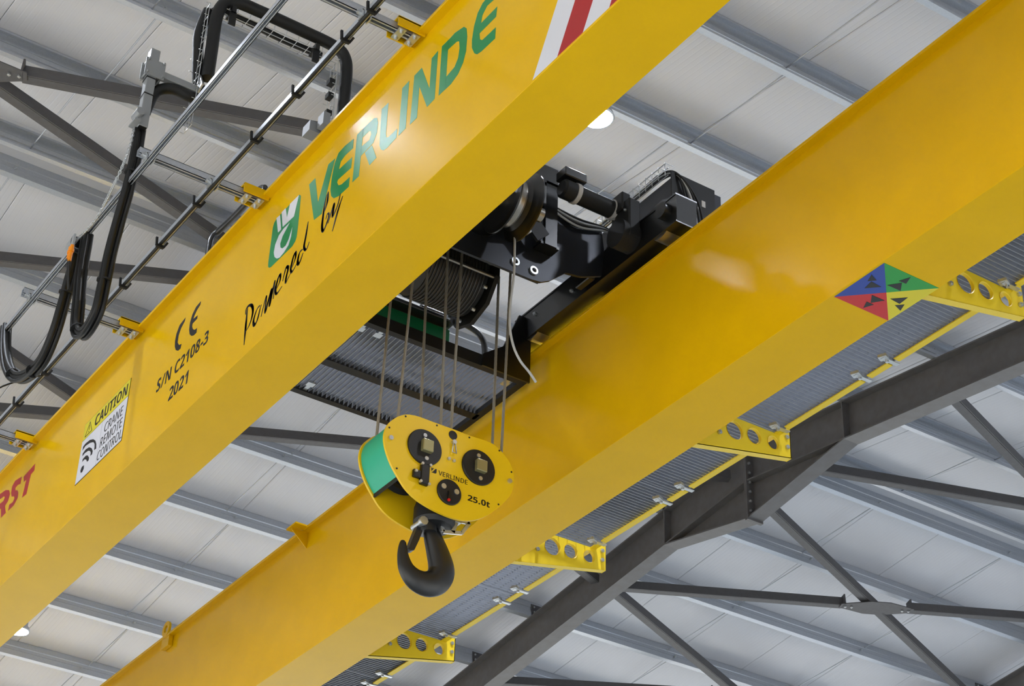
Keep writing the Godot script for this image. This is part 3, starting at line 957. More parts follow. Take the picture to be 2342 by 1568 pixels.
# ---------------------------------------------------------------- walkway along the rear girder
func build_walkway() -> void:
	var w := thing("service_walkway", "galvanised grating walkway with yellow edge along the rear girder", "walkway", Vector3(-9.6, 7.9, -7.0))
	var zi := -6.565
	var zo := -7.30
	var y := 8.085
	# bar gratings, one panel between joints every two metres
	var x := -3.12
	while x > -22.0:
		var s := begin()
		var x1 := x - 2.0
		var xx := x - 0.02
		while xx > x1 + 0.01:
			bx(s, Vector3(xx, y + 0.008, (zi + zo) * 0.5), Vector3(0.005, 0.046, zi - zo))
			xx -= 0.0335
		for k in 10:
			bx(s, Vector3((x + x1) * 0.5, y + 0.028, zi - 0.04 - k * 0.075), Vector3(1.97, 0.005, 0.005))
		for zz in [zi - 0.002, zo + 0.002]:
			bx(s, Vector3((x + x1) * 0.5, y, zz), Vector3(1.98, 0.03, 0.003))
		bx(s, Vector3(x - 0.012, y, (zi + zo) * 0.5), Vector3(0.004, 0.034, zi - zo))
		bx(s, Vector3(x1 + 0.012, y, (zi + zo) * 0.5), Vector3(0.004, 0.034, zi - zo))
		part(s, "grating", M.grating, w)
		# yellow edge angle, broken at the clips
		for seg in [[x - 0.15, x - 0.86], [x - 0.92, x1 + 0.15], [x1 + 0.09, x1 - 0.09]]:
			s = begin()
			var cxm: float = (seg[0] + seg[1]) * 0.5
			var l: float = seg[0] - seg[1]
			bx(s, Vector3(cxm, 8.058, -7.285), Vector3(l, 0.008, 0.045))
			bx(s, Vector3(cxm, 8.10, -7.306), Vector3(l, 0.09, 0.006))
			part(s, "edge_angle", M.edge_yellow, w)
		for cxp in [x - 0.12, x - 0.89, x1 + 0.12]:
			s = begin()
			bx(s, Vector3(cxp, 8.052, -7.26), Vector3(0.03, 0.006, 0.13))
			bx(s, Vector3(cxp, 8.062, -7.205), Vector3(0.055, 0.02, 0.05), Basis(Vector3(0, 1, 0), 0.4))
			cyl(s, Vector3(cxp, 8.06, -7.235), Vector3(cxp, 8.035, -7.235), 0.012, 6)
			part(s, "grating_clip", M.zinc, w)
		x = x1
	# cantilever brackets with three lightening holes
	var bm := bolt_mesh(0.016, 0.014, Vector3(1, 0, 0))
	var xs := []
	for i in 9: xs.append(-4.02 - 2.03 * i)
	var zt := -6.56
	var ztip := -7.40
	var bot := func(z: float) -> float: return lerpf(7.74, 7.915, (z - zt) / (ztip - zt))
	var top := func(z: float) -> float: return 8.06 if z > -7.28 else 8.06 + 0.072 * clampf((z + 7.28) / -0.03, 0, 1)
	var holes := [[-6.93, 7.962, 0.066], [-7.09, 7.975, 0.056], [-7.25, 7.982, 0.047]]
	for bx_ in xs:
		var s := begin()
		var prev_z := zt
		var o := Vector3(bx_, 0, 0)
		for i in holes.size() + 1:
			var pts := PackedVector2Array()
			var z0 := zt if i == 0 else holes[i - 1][0] as float
			var z1 := ztip if i == holes.size() else holes[i][0] as float
			pts.append(Vector2(z0, bot.call(z0)))
			pts.append(Vector2(z1, bot.call(z1)))
			if i < holes.size():
				var h: Array = holes[i]
				for k in 11:
					var a := -PI / 2 + PI * k / 10.0
					pts.append(Vector2(h[0] + h[2] * cos(a), h[1] + h[2] * sin(a)))
				pts.append(Vector2(z1, top.call(z1)))
			else:
				pts.append(Vector2(z1, 8.132))
				pts.append(Vector2(-7.31, 8.132))
				pts.append(Vector2(-7.28, 8.06))
			pts.append(Vector2(z0, top.call(z0)))
			if i > 0:
				var h: Array = holes[i - 1]
				for k in 11:
					var a := PI / 2 + PI * k / 10.0
					pts.append(Vector2(h[0] + h[2] * cos(a), h[1] + h[2] * sin(a)))
			prism(s, pts, o, Vector3(0, 0, 1), Vector3.UP, Vector3(-0.006, 0, 0))
		# folded lips
		bar(s, Vector3(bx_ - 0.025, bot.call(zt) + 0.003, zt), Vector3(bx_ - 0.025, bot.call(ztip) + 0.003, ztip), 0.05, 0.006)
		bx(s, Vector3(bx_ - 0.025, 8.02, ztip + 0.003), Vector3(0.05, 0.215, 0.006))
		for h in holes:
			lathe(s, Vector3(bx_ - 0.02, h[1], h[0]), Vector3(1, 0, 0), [Vector2(0, h[2] - 0.001), Vector2(0.02, h[2] - 0.001), Vector2(0.024, h[2] + 0.003)], 20)
		var b := part(s, "walkway_bracket", M.edge_yellow, w)
		for q in [Vector2(-6.80, 7.90), Vector2(-6.66, 7.86), Vector2(-6.66, 7.99), Vector2(-7.365, 8.06), Vector2(-7.365, 7.985)]:
			put(bm, "bolt", M.zinc, b, Vector3(bx_ + 0.001, q.y, q.x) - w.position - b.position)
		s = begin()
		bx(s, Vector3(bx_ + 0.004, 7.93, -6.60), Vector3(0.008, 0.30, 0.07))
		part(s, "bracket_cleat", M.edge_yellow, w)

# ---------------------------------------------------------------- festoon system in front of the front girder
const ORD := ["first", "second", "third", "fourth", "fifth", "sixth", "seventh", "eighth", "ninth", "tenth", "eleventh", "twelfth"]
const ARM_X := [-3.35, -5.15, -6.95, -8.76, -10.57, -12.44, -14.3]

func c_rail(s: SurfaceTool, a: Vector3, b: Vector3, w: float) -> void:
	# channel open downwards
	var h := w
	var t := 0.004
	bar(s, a + Vector3(0, h - t * 0.5, 0), b + Vector3(0, h - t * 0.5, 0), w, t)
	var d := (b - a).normalized()
	var sd := Vector3.UP.cross(d).normalized()
	for k in [-1.0, 1.0]:
		bar(s, a + sd * k * (w / 2 - t / 2) + Vector3(0, h / 2, 0), b + sd * k * (w / 2 - t / 2) + Vector3(0, h / 2, 0), t, h)
		bar(s, a + sd * k * (w / 2 - w * 0.15) + Vector3(0, t / 2, 0), b + sd * k * (w / 2 - w * 0.15) + Vector3(0, t / 2, 0), w * 0.3, t)

func build_festoon() -> void:
	var f := thing("festoon_track", "pair of galvanised festoon rails on arms fixed to the lettered girder", "cable track", Vector3(-8.8, 8.8, -3.3))
	for x in ARM_X:
		var s := begin()
		c_rail(s, Vector3(x, 8.782, -3.776), Vector3(x, 8.782, -2.98), 0.048)
		part(s, "support_arm", M.galvanised, f)
	var s := begin()
	for z in [-3.04, -3.46]:
		s = begin()
		c_rail(s, Vector3(-15.5, 8.735, z), Vector3(-2.5, 8.735, z), 0.034)
		var r := part(s, "festoon_rail", M.galvanised, f)
		for x in ARM_X:
			s = begin()
			bx(s, Vector3(x + 0.035, 8.775, z), Vector3(0.05, 0.012, 0.075))
			bx(s, Vector3(x + 0.035, 8.752, z + 0.024), Vector3(0.05, 0.05, 0.008))
			bx(s, Vector3(x + 0.035, 8.752, z - 0.024), Vector3(0.05, 0.05, 0.008))
			cyl(s, Vector3(x + 0.035, 8.765, z + 0.028), Vector3(x + 0.035, 8.765, z + 0.05), 0.014, 6)
			part(s, "rail_clamp", M.zinc, r)
		if z < -3.2:
			# a fixed cable clipped along this rail
			s = begin()
			tube(s, [Vector3(-15.5, 8.722, z + 0.012), Vector3(-2.5, 8.722, z + 0.012)], 0.011, 8)
			part(s, "fixed_cable", M.rubber, r)
			for x in [-5.6, -6.2, -6.816, -7.096, -7.65, -8.15, -8.905, -9.43, -9.98, -10.6, -11.288, -11.81, -12.4]:
				s = begin()
				bx(s, Vector3(x, 8.705, z + 0.012), Vector3(0.018, 0.02, 0.05))
				bar(s, Vector3(x, 8.705, z + 0.035), Vector3(x, 8.765, z + 0.04), 0.014, 0.012, Vector3(1, 0, 0))
				bar(s, Vector3(x, 8.705, z - 0.012), Vector3(x, 8.75, z - 0.034), 0.014, 0.012, Vector3(1, 0, 0))
				part(s, "cable_clip", M.black_matt, r)
	# travelling cable bundles hanging from the outer rail
	var labels := ["thick black cable bundle hanging from the towing post to first carrier", "black cable loop hanging between the two cable carriers", "black cable loop hanging on beyond the second cable carrier"]
	for i in CABLE_LOOPS.size():
		var L: Array = CABLE_LOOPS[i]
		var pts := []
		for k in range(0, L.size(), 2):
			pts.append(Vector3(L[k], L[k + 1], 0))
		pts = curve_pts(pts, 0.03)
		var mid: Vector3 = pts[pts.size() / 2]
		var o := thing("festoon_cable", labels[i], "cable", Vector3(mid.x, mid.y, -3.04))
		for k in 5:
			var q := []
			for j in pts.size():
				var p: Vector3 = pts[j]
				var d: Vector3 = (pts[mini(j + 1, pts.size() - 1)] - pts[maxi(j - 1, 0)]).normalized()
				var nrm := Vector3(-d.y, d.x, 0)
				var t := j / float(pts.size() - 1)
				q.append(p + nrm * [0.0, 0.022, -0.022, 0.016, -0.01][k] * (0.7 + 0.5 * sin(PI * t)) + Vector3(0, 0, -3.04 + [0.0, 0.018, 0.014, -0.024, -0.026][k]))
			s = begin()
			tube(s, q, [0.02, 0.014, 0.013, 0.014, 0.012][k], 8, 1.15)
			part(s, "cable", M.rubber, o)
		for t in [0.18, 0.42, 0.66]:
			var j := int(t * (pts.size() - 1))
			var p: Vector3 = pts[j] + Vector3(0, 0, -3.04)
			var d: Vector3 = (pts[j + 1] - pts[j]).normalized()
			s = begin()
			tube(s, [p - d * 0.006, p + d * 0.006], 0.045, 12)
			part(s, "cable_tie", M.black_matt, o)
	# thin control cable beside the bundles
	s = begin()
	tube(s, curve_pts([Vector3(-11.16, 8.60, -3.0), Vector3(-11.15, 8.42, -3.0), Vector3(-11.22, 8.28, -3.0), Vector3(-11.33, 8.35, -3.06), Vector3(-11.36, 8.55, -3.2), Vector3(-11.30, 8.70, -3.44)]), 0.007, 6)
	single(s, "control_cable", M.rubber, "thin black control cable drooping from second carrier to the inner rail", "cable")
	for a in [[-9.735, "festoon cable carrier with chain and orange plug, nearer the towing post"], [-11.13, "festoon cable carrier with orange plug at the second loop"]]:
		var x: float = a[0]
		var o := thing("cable_carrier", a[1], "cable carrier", Vector3(x, 8.7, -3.04), "festoon cable carriers")
		s = begin()
		bx(s, Vector3(x, 8.728, -3.04), Vector3(0.11, 0.03, 0.06))
		bx(s, Vector3(x, 8.69, -3.04), Vector3(0.02, 0.07, 0.02))
		part(s, "runner", M.black, o)
		s = begin()
		for k in 13:
			var t0 := PI * k / 13.0
			var t1 := PI * (k + 1) / 13.0
			prism(s, PackedVector2Array([Vector2(cos(t0), sin(t0)) * 0.05 + Vector2(x, 8.615), Vector2(cos(t0), sin(t0)) * 0.062 + Vector2(x, 8.615), Vector2(cos(t1), sin(t1)) * 0.062 + Vector2(x, 8.615), Vector2(cos(t1), sin(t1)) * 0.05 + Vector2(x, 8.615)]), Vector3(0, 0, -3.085), Vector3.RIGHT, Vector3.UP, Vector3(0, 0, 0.09))
		part(s, "saddle", M.black_matt, o)
		s = begin()
		bx(s, Vector3(x + 0.12, 8.63, -2.955), Vector3(0.05, 0.11, 0.012))
		bx(s, Vector3(x + 0.06, 8.66, -2.955), Vector3(0.09, 0.04, 0.012))
		part(s, "clamp_plate", M.zinc, o)
		for k in 2:
			s = begin()
			cyl(s, Vector3(x + 0.13 + k * 0.028, 8.585, -2.945), Vector3(x + 0.126 + k * 0.028, 8.50 - k * 0.03, -2.945), 0.012, 10)
			cyl(s, Vector3(x + 0.13 + k * 0.028, 8.555, -2.945), Vector3(x + 0.13 + k * 0.028, 8.535, -2.945), 0.016, 10)
			part(s, "plug", M.orange, o)
			s = begin()
			tube(s, [Vector3(x + 0.126 + k * 0.028, 8.50 - k * 0.03, -2.945), Vector3(x + 0.11 + k * 0.02, 8.42, -2.96), Vector3(x + 0.06 + k * 0.01, 8.33, -3.0)], 0.006, 6)
			part(s, "plug_lead", M.rubber, o)
	# towing chain from the post to the first carrier
	var ch := thing("tow_chain", "thin galvanised chain sagging from the towing post to the cable carrier", "chain", Vector3(-9.3, 8.9, -3.0))
	var cp := curve_pts([Vector3(-8.97, 9.13, -3.0), Vector3(-8.96, 9.0, -2.99), Vector3(-9.0, 8.85, -2.98), Vector3(-9.28, 8.66, -2.98), Vector3(-9.55, 8.66, -2.98), Vector3(-9.70, 8.70, -2.98)], 0.022)
	for i in cp.size() - 1:
		s = begin()
		var a: Vector3 = cp[i]
		var b: Vector3 = cp[i + 1]
		var d := (b - a).normalized()
		var sd := d.cross(Vector3(0, 0, 1)).normalized() if i % 2 == 0 else Vector3(0, 0, 1)
		var m := (a + b) * 0.5
		var ring := []
		for k in 9:
			var t := TAU * k / 8.0
			ring.append(m + d * cos(t) * 0.016 + sd * sin(t) * 0.008)
		tube(s, ring, 0.0026, 5)
		part(s, "chain_link", M.zinc, ch)

	# towing post and arm reaching over the girder from the trolley
	var X := -8.955
	var ta := thing("towing_post", "galvanised square tube post with clamped cross arm above the festoon rail", "tow arm", Vector3(X, 9.15, -3.04))
	s = begin()
	cbx(s, Vector3(X, 9.45, -3.04), Vector3(0.06, 0.62, 0.06), 0.004)
	part(s, "post", M.grey_tube, ta)
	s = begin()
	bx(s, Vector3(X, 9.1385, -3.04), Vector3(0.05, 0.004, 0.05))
	part(s, "dark_post_end", M.black_matt, ta)  # black plate stands in for the shaded hollow of the tube
	s = begin()
	cbx(s, Vector3(X, 9.595, -3.21), Vector3(0.05, 0.05, 0.28), 0.004)
	part(s, "cross_arm", M.grey_tube, ta)
	s = begin()
	bx(s, Vector3(X + 0.035, 9.60, -3.05), Vector3(0.008, 0.13, 0.13))
	bx(s, Vector3(X - 0.035, 9.60, -3.05), Vector3(0.008, 0.13, 0.13))
	for q in [Vector2(0.05, 0.05), Vector2(-0.05, 0.05), Vector2(0.05, -0.05), Vector2(-0.05, -0.05)]:
		cyl(s, Vector3(X - 0.06, 9.60 + q.x, -3.05 + q.y), Vector3(X + 0.06, 9.60 + q.x, -3.05 + q.y), 0.007, 6)
	part(s, "clamp", M.grey_tube, ta)
	s = begin()
	bx(s, Vector3(X, 9.62, -3.355), Vector3(0.13, 0.13, 0.012), Basis(Vector3(0, 0, 1), 0.5))
	cyl(s, Vector3(X + 0.03, 9.64, -3.34), Vector3(X + 0.03, 9.64, -3.38), 0.012, 6)
	cyl(s, Vector3(X - 0.03, 9.60, -3.34), Vector3(X - 0.03, 9.60, -3.38), 0.012, 6)
	part(s, "end_flange", M.zinc, ta)
	s = begin()
	cyl(s, Vector3(X - 0.03, 9.22, -3.0), Vector3(X + 0.06, 9.22, -3.0), 0.028, 12)
	bx(s, Vector3(X + 0.01, 9.15, -2.99), Vector3(0.10, 0.012, 0.04))
	part(s, "shackle", M.grey_tube, ta)
	for y in [9.52, 9.39]:
		s = begin()
		bx(s, Vector3(X, y, -3.04), Vector3(0.066, 0.008, 0.066), Basis(Vector3(0, 0, 1), 0.12))
		part(s, "cable_tie", M.black_matt, ta)

	# wire basket tray with the black hose going over the girder
	var tr := thing("cable_tray", "galvanised wire basket tray arched over the girder beside a black hose", "cable tray", Vector3(X, 9.6, -3.9))
	s = begin()
	for k in [-0.05, 0.0, 0.05]:
		tube(s, [Vector3(X + k, 9.25, -4.29), Vector3(X + k, 10.30, -4.29)], 0.003, 5)
		tube(s, [Vector3(X + k, 10.31, -4.30), Vector3(X + k, 10.31, -3.42)], 0.003, 5)
		tube(s, [Vector3(X + k, 10.30, -3.335), Vector3(X + k, 9.30, -3.335)], 0.003, 5)
	for i in 11:
		var y := 9.28 + 0.1 * i
		for z in [-4.29, -3.335]:
			tube(s, [Vector3(X - 0.06, y, z + 0.03), Vector3(X - 0.06, y, z), Vector3(X + 0.06, y, z), Vector3(X + 0.06, y, z + 0.03)], 0.0028, 5)
	for i in 10:
		var z := -4.25 + 0.09 * i
		tube(s, [Vector3(X - 0.06, 10.34, z), Vector3(X - 0.06, 10.31, z), Vector3(X + 0.06, 10.31, z), Vector3(X + 0.06, 10.34, z)], 0.0028, 5)
	part(s, "wire_basket", M.zinc, tr)
	for z in [-4.12, -3.50]:
		s = begin()
		bx(s, Vector3(X + 0.02, 10.32, z), Vector3(0.10, 0.05, 0.03))
		bx(s, Vector3(X + 0.05, 10.25, z), Vector3(0.012, 0.11, 0.05))
		part(s, "tray_hanger", M.black_matt, tr)
	for y in [9.85, 10.0, 10.12]:
		s = begin()
		bx(s, Vector3(X + 0.01, y, -4.27), Vector3(0.05, 0.04, 0.04))
		part(s, "cable_block", M.black_matt, tr)
	s = begin()
	cbx(s, Vector3(X, 9.30, -4.30), Vector3(0.08, 0.95, 0.08), 0.004)
	bx(s, Vector3(X - 0.08, 9.74, -4.22), Vector3(0.10, 0.08, 0.10))
	bx(s, Vector3(X + 0.03, 9.76, -4.24), Vector3(0.08, 0.10, 0.05))
	part(s, "tray_post", M.grey_tube, tr)
	var hose := thing("cable_hose", "thick black corrugated hose arched along the wire tray over the girder", "hose", Vector3(X, 9.6, -3.9))
	s = begin()
	var hp := curve_pts([Vector3(X + 0.03, 9.45, -4.37), Vector3(X + 0.03, 9.8, -4.37), Vector3(X + 0.03, 10.2, -4.37), Vector3(X + 0.03, 10.36, -4.345), Vector3(X + 0.03, 10.42, -4.26), Vector3(X + 0.03, 10.43, -4.0), Vector3(X + 0.03, 10.43, -3.7), Vector3(X + 0.03, 10.42, -3.53), Vector3(X + 0.03, 10.36, -3.44), Vector3(X + 0.03, 10.22, -3.40), Vector3(X + 0.03, 9.95, -3.40), Vector3(X + 0.03, 9.70, -3.40)], 0.02)
	tube(s, hp, 0.042, 14)
	part(s, "hose", M.rubber, hose)
	s = begin()
	tube(s, curve_pts([Vector3(X - 0.03, 10.3, -3.36), Vector3(X - 0.05, 10.1, -3.33), Vector3(X - 0.035, 9.9, -3.34), Vector3(X - 0.03, 9.72, -3.36), Vector3(X - 0.02, 9.60, -3.39), Vector3(X, 9.53, -3.33), Vector3(X - 0.01, 9.54, -3.2), Vector3(X - 0.03, 9.48, -3.1), Vector3(X - 0.04, 9.3, -3.06)]), 0.036, 10)
	part(s, "cable_bundle", M.rubber, hose)
	s = begin()
	tube(s, curve_pts([Vector3(X - 0.04, 10.36, -4.2), Vector3(X - 0.04, 10.35, -3.9), Vector3(X - 0.04, 10.37, -3.5), Vector3(X - 0.045, 10.33, -3.40), Vector3(X - 0.03, 10.2, -3.36)]), 0.024, 8)
	part(s, "cable_bundle", M.rubber, hose)

# ---------------------------------------------------------------- trolley
func build_trolley() -> void:
	var t := thing("hoist_trolley", "black hoist trolley with rope drum running between the two girders", "trolley", Vector3(-8.7, 8.82, -5.2))
	var s := begin()
	# end carriage on the rear girder, and its twin on the front girder
	for zz in [[-6.03, -6.19], [-4.08, -4.24]]:
		s = begin()
		var zc: float = (zz[0] + zz[1]) * 0.5
		bx(s, Vector3(-8.40, 8.985, zz[0] - 0.005), Vector3(1.8, 0.2, 0.01))
		bx(s, Vector3(-8.40, 8.985, zz[1] + 0.005), Vector3(1.8, 0.2, 0.01))
		bx(s, Vector3(-8.40, 9.09, zc), Vector3(1.8, 0.012, 0.17))
		bx(s, Vector3(-8.40, 8.88, zc), Vector3(1.8, 0.012, 0.17))
		var c := part(s, "end_carriage", M.black, t)
		for x in [-9.295, -7.505]:
			s = begin()
			bx(s, Vector3(x, 8.985, zc), Vector3(0.012, 0.2, 0.158))
			part(s, "end_cap", M.black_matt, c)
		for x in [-9.1, -7.68]:
			s = begin()
			cyl(s, Vector3(x, 8.975, zc - 0.07), Vector3(x, 8.975, zc + 0.07), 0.12, 24)
			part(s, "wheel", M.steel, c)
	var bm := bolt_mesh(0.014, 0.014, Vector3(0, 0, 1))
	for q in [Vector2(-9.22, 9.05), Vector2(-9.22, 8.94), Vector2(-9.05, 9.02), Vector2(-8.62, 8.97), Vector2(-8.45, 9.03)]:
		put(bm, "bolt", M.zinc, t, Vector3(q.x, q.y, -6.03) - t.position)
	s = begin()
	cbx(s, Vector3(-8.41, 9.03, -5.985), Vector3(0.16, 0.28, 0.05), 0.006)
	part(s, "buffer_plate", M.black, t)
	# cross plate of the hoist frame
	s = begin()
	var out := PackedVector2Array([Vector2(-4.35, 8.62), Vector2(-5.46, 8.62), Vector2(-5.53, 8.63), Vector2(-5.60, 8.67), Vector2(-5.72, 8.78), Vector2(-5.84, 8.80), Vector2(-6.0, 8.87), Vector2(-6.02, 9.09), Vector2(-6.0, 9.24), Vector2(-5.66, 9.26), Vector2(-4.35, 9.26)])
	prism(s, out, Vector3(-8.27, 0, 0), Vector3(0, 0, 1), Vector3.UP, Vector3(0.02, 0, 0))
	var plate := part(s, "cross_plate", M.dark_steel, t)
	for q in [Vector2(-5.33, 8.70), Vector2(-5.47, 8.69)]:
		s = begin()
		lathe(s, Vector3(-8.25, q.y, q.x), Vector3(1, 0, 0), [Vector2(0, 0.03), Vector2(0.012, 0.03), Vector2(0.012, 0.017), Vector2(0, 0.017)], 16)
		part(s, "bushing", M.zinc, plate)
	s = begin()
	cyl(s, Vector3(-8.25, 8.95, -5.05), Vector3(-8.235, 8.95, -5.05), 0.16, 32)
	part(s, "round_cover", M.black, plate)
	s = begin()
	bx(s, Vector3(-8.62, 9.235, -5.2), Vector3(0.75, 0.02, 1.6))
	part(s, "frame_top", M.black, t)
	# bracket frame standing over the sheave
	s = begin()
	bx(s, Vector3(-8.16, 9.10, -5.53), Vector3(0.03, 0.50, 0.09))
	bx(s, Vector3(-8.16, 9.40, -5.30), Vector3(0.03, 0.14, 0.55))
	bx(s, Vector3(-8.20, 8.86, -5.53), Vector3(0.09, 0.02, 0.14))
	bx(s, Vector3(-8.16, 9.10, -5.03), Vector3(0.03, 0.50, 0.08))
	part(s, "sheave_frame", M.black, t)
	s = begin()
	cbx(s, Vector3(-8.16, 8.98, -5.29), Vector3(0.10, 0.16, 0.13), 0.005, Basis(Vector3(1, 0, 0), 0.35))
	bx(s, Vector3(-8.14, 8.92, -5.42), Vector3(0.02, 0.12, 0.12), Basis(Vector3(1, 0, 0), 0.8))
	part(s, "sensor_bracket", M.cover, t)
	# upper rope sheave
	s = begin()
	var sc := Vector3(-7.95, 8.875, -5.02)
	lathe(s, sc, Vector3(0, 0, -1), [Vector2(0, 0.05), Vector2(0, 0.19), Vector2(0.006, 0.225), Vector2(0.014, 0.228), Vector2(0.03, 0.20), Vector2(0.045, 0.155), Vector2(0.10, 0.150), Vector2(0.125, 0.17), Vector2(0.15, 0.205), Vector2(0.165, 0.228), Vector2(0.175, 0.225), Vector2(0.18, 0.19), Vector2(0.18, 0.05)], 40)
	var sh := part(s, "rope_sheave", M.black, t)
	s = begin()
	lathe(s, sc, Vector3(0, 0, -1), [Vector2(0.05, 0.1565), Vector2(0.06, 0.159), Vector2(0.085, 0.159), Vector2(0.095, 0.1565)], 40)
	part(s, "worn_tread", M.steel, sh)
	s = begin()
	cyl(s, sc + Vector3(0, 0, 0.04), sc + Vector3(0, 0, -0.30), 0.045, 20)
	part(s, "axle", M.steel, sh)
	s = begin()
	for k in 6:
		cyl(s, Vector3(-8.05 + 0.012 * (k % 3), 8.735 + 0.016 * (k / 3), -5.22 - 0.008 * k), Vector3(-8.0 + 0.012 * (k % 3), 8.73 + 0.016 * (k / 3), -5.22 - 0.008 * k), 0.009, 8)
	part(s, "rope_anchor", M.zinc, t)
	# rope drum lying across, wound with rope
	s = begin()
	var dc := Vector3(-9.02, 9.03, -4.42)
	var prof := [Vector2(0, 0.06), Vector2(0, 0.235)]
	var a := 0.03
	while a < 1.03:
		for k in 5:
			var th := PI * k / 4.0
			prof.append(Vector2(a + 0.011 - 0.010 * cos(th), 0.238 + 0.010 * sin(th)))
		a += 0.0235
		if absf(a - 0.5) < 0.012:
			a += 0.14
	prof.append(Vector2(1.06, 0.235))
	prof.append(Vector2(1.06, 0.06))
	lathe(s, dc, Vector3(0, 0, -1), prof, 48)
	var dr := part(s, "rope_drum", M.drum_rope, t)
	for zz in [0.0, 1.07]:
		s = begin()
		var oct := PackedVector2Array()
		for k in 10:
			var an := TAU * (k + 0.5) / 10.0
			oct.append(Vector2(cos(an), sin(an)) * 0.315)
		prism(s, oct, dc + Vector3(0, 0, -zz), Vector3.RIGHT, Vector3.UP, Vector3(0, 0, -0.03 if zz > 0.5 else 0.03))
		var fl := part(s, "drum_flange", M.black_matt, dr)
		for k in 10:
			var an := TAU * k / 10.0
			s = begin()
			cyl(s, dc + Vector3(cos(an) * 0.275, sin(an) * 0.275, -zz + 0.02), dc + Vector3(cos(an) * 0.275, sin(an) * 0.275, -zz + 0.045), 0.014, 6)
			part(s, "bolt", M.zinc, fl)
	s = begin()
	cyl(s, Vector3(-8.745, 8.93, -4.4), Vector3(-8.745, 8.93, -5.50), 0.012, 10)
	part(s, "guide_rod", M.steel, t)
	s = begin()
	bx(s, Vector3(-8.78, 8.965, -4.98), Vector3(0.05, 0.10, 0.16))
	part(s, "rope_guide", M.black_matt, t)
	# green hoist cover below the drum with pale edge
	s = begin()
	cbx(s, Vector3(-9.48, 8.88, -5.05), Vector3(0.05, 0.115, 1.10), 0.005)
	part(s, "green_cover", M.cover_green, t)
	s = begin()
	bx(s, Vector3(-9.49, 8.81, -5.05), Vector3(0.07, 0.025, 1.12))
	part(s, "cover_edge", M.pale_cover, t)
	s = begin()
	cbx(s, Vector3(-9.46, 8.965, -5.05), Vector3(0.16, 0.03, 1.10), 0.005)
	part(s, "cover_shelf", M.black, t)
	# hanging platform
	s = begin()
	var px0 := -9.22
	var px1 := -10.24
	var pz0 := -4.30
	var pz1 := -6.06
	for x in [px0, -9.80, px1]:
		bx(s, Vector3(x, 8.60, (pz0 + pz1) * 0.5), Vector3(0.05 if x != -9.80 else 0.075, 0.06 if x != px0 else 0.088, pz0 - pz1))
	for z in [pz0, pz1]:
		bx(s, Vector3((px0 + px1) * 0.5, 8.60, z), Vector3(px0 - px1 + 0.05, 0.06, 0.05))
	var pf := part(s, "platform_frame", M.black_matt, t)
	for seg in [[px0 - 0.03, -9.76], [-9.84, px1 + 0.03]]:
		s = begin()
		var z := pz0 - 0.05
		while z > pz1 + 0.03:
			bx(s, Vector3((seg[0] + seg[1]) * 0.5, 8.616, z), Vector3(seg[0] - seg[1], 0.052, 0.005))
			z -= 0.034
		var x: float = seg[0] - 0.05
		while x > seg[1]:
			bx(s, Vector3(x, 8.640, (pz0 + pz1) * 0.5), Vector3(0.005, 0.004, pz0 - pz1 - 0.06))
			x -= 0.09
		part(s, "platform_grating", M.grating, pf)
	for q in [[px1, -4.75], [px1, -4.92], [px0, -4.85], [px0, -4.98], [px0, -5.98]]:
		s = begin()
		var k := 1.0 if q[0] == px1 else -1.0
		bx(s, Vector3(q[0] + k * 0.06, 8.586, q[1]), Vector3(0.14, 0.006, 0.03))
		bx(s, Vector3(q[0] + k * 0.11, 8.592, q[1]), Vector3(0.05, 0.02, 0.055))
		part(s, "grating_clip", M.zinc, pf)
	s = begin()
	prism(s, PackedVector2Array([Vector2(-5.70, 8.55), Vector2(-6.08, 8.55), Vector2(-6.08, 9.06), Vector2(-5.98, 9.06), Vector2(-5.86, 8.76), Vector2(-5.70, 8.64)]), Vector3(-9.19, 0, 0), Vector3(0, 0, 1), Vector3.UP, Vector3(0.015, 0, 0))
	part(s, "hanger_plate", M.black, pf)
	s = begin()
	tube(s, curve_pts([Vector3(-9.62, 9.16, -5.45), Vector3(-9.62, 9.16, -5.6), Vector3(-9.62, 9.16, -5.75), Vector3(-9.62, 9.15, -5.86), Vector3(-9.62, 9.11, -5.95), Vector3(-9.62, 9.0, -5.99), Vector3(-9.62, 8.62, -5.99)], 0.03), 0.022, 12)
	part(s, "hand_rail", M.black, t)
	s = begin()
	tube(s, curve_pts([Vector3(-10.72, 8.9, -4.29), Vector3(-10.72, 9.75, -4.29), Vector3(-10.72, 9.90, -4.30), Vector3(-10.70, 9.955, -4.33), Vector3(-10.60, 9.97, -4.345), Vector3(-10.40, 9.97, -4.35), Vector3(-10.1, 9.97, -4.35), Vector3(-10.02, 9.93, -4.35), Vector3(-10.0, 9.8, -4.35), Vector3(-10.0, 8.62, -4.35)], 0.03), 0.024, 12)
	bx(s, Vector3(-10.40, 8.88, -4.30), Vector3(0.70, 0.05, 0.06))
	part(s, "hand_rail", M.black, t)
	# travel drive: motor, gearbox, cover plate
	s = begin()
	lathe(s, Vector3(-8.03, 9.235, -5.52), Vector3(0, 0, -1), [Vector2(0, 0.0), Vector2(0, 0.05), Vector2(0.015, 0.065), Vector2(0.09, 0.065), Vector2(0.09, 0.06), Vector2(0.42, 0.06), Vector2(0.42, 0.0)], 24)
	var mo := part(s, "travel_motor", M.black_matt, t)
	for zz in [-5.615, -5.91]:
		s = begin()
		lathe(s, Vector3(-8.03, 9.235, zz), Vector3(0, 0, -1), [Vector2(0, 0.06), Vector2(0, 0.07), Vector2(0.03, 0.07), Vector2(0.03, 0.06)], 24)
		part(s, "motor_ring", M.pale_cover, mo)
	s = begin()
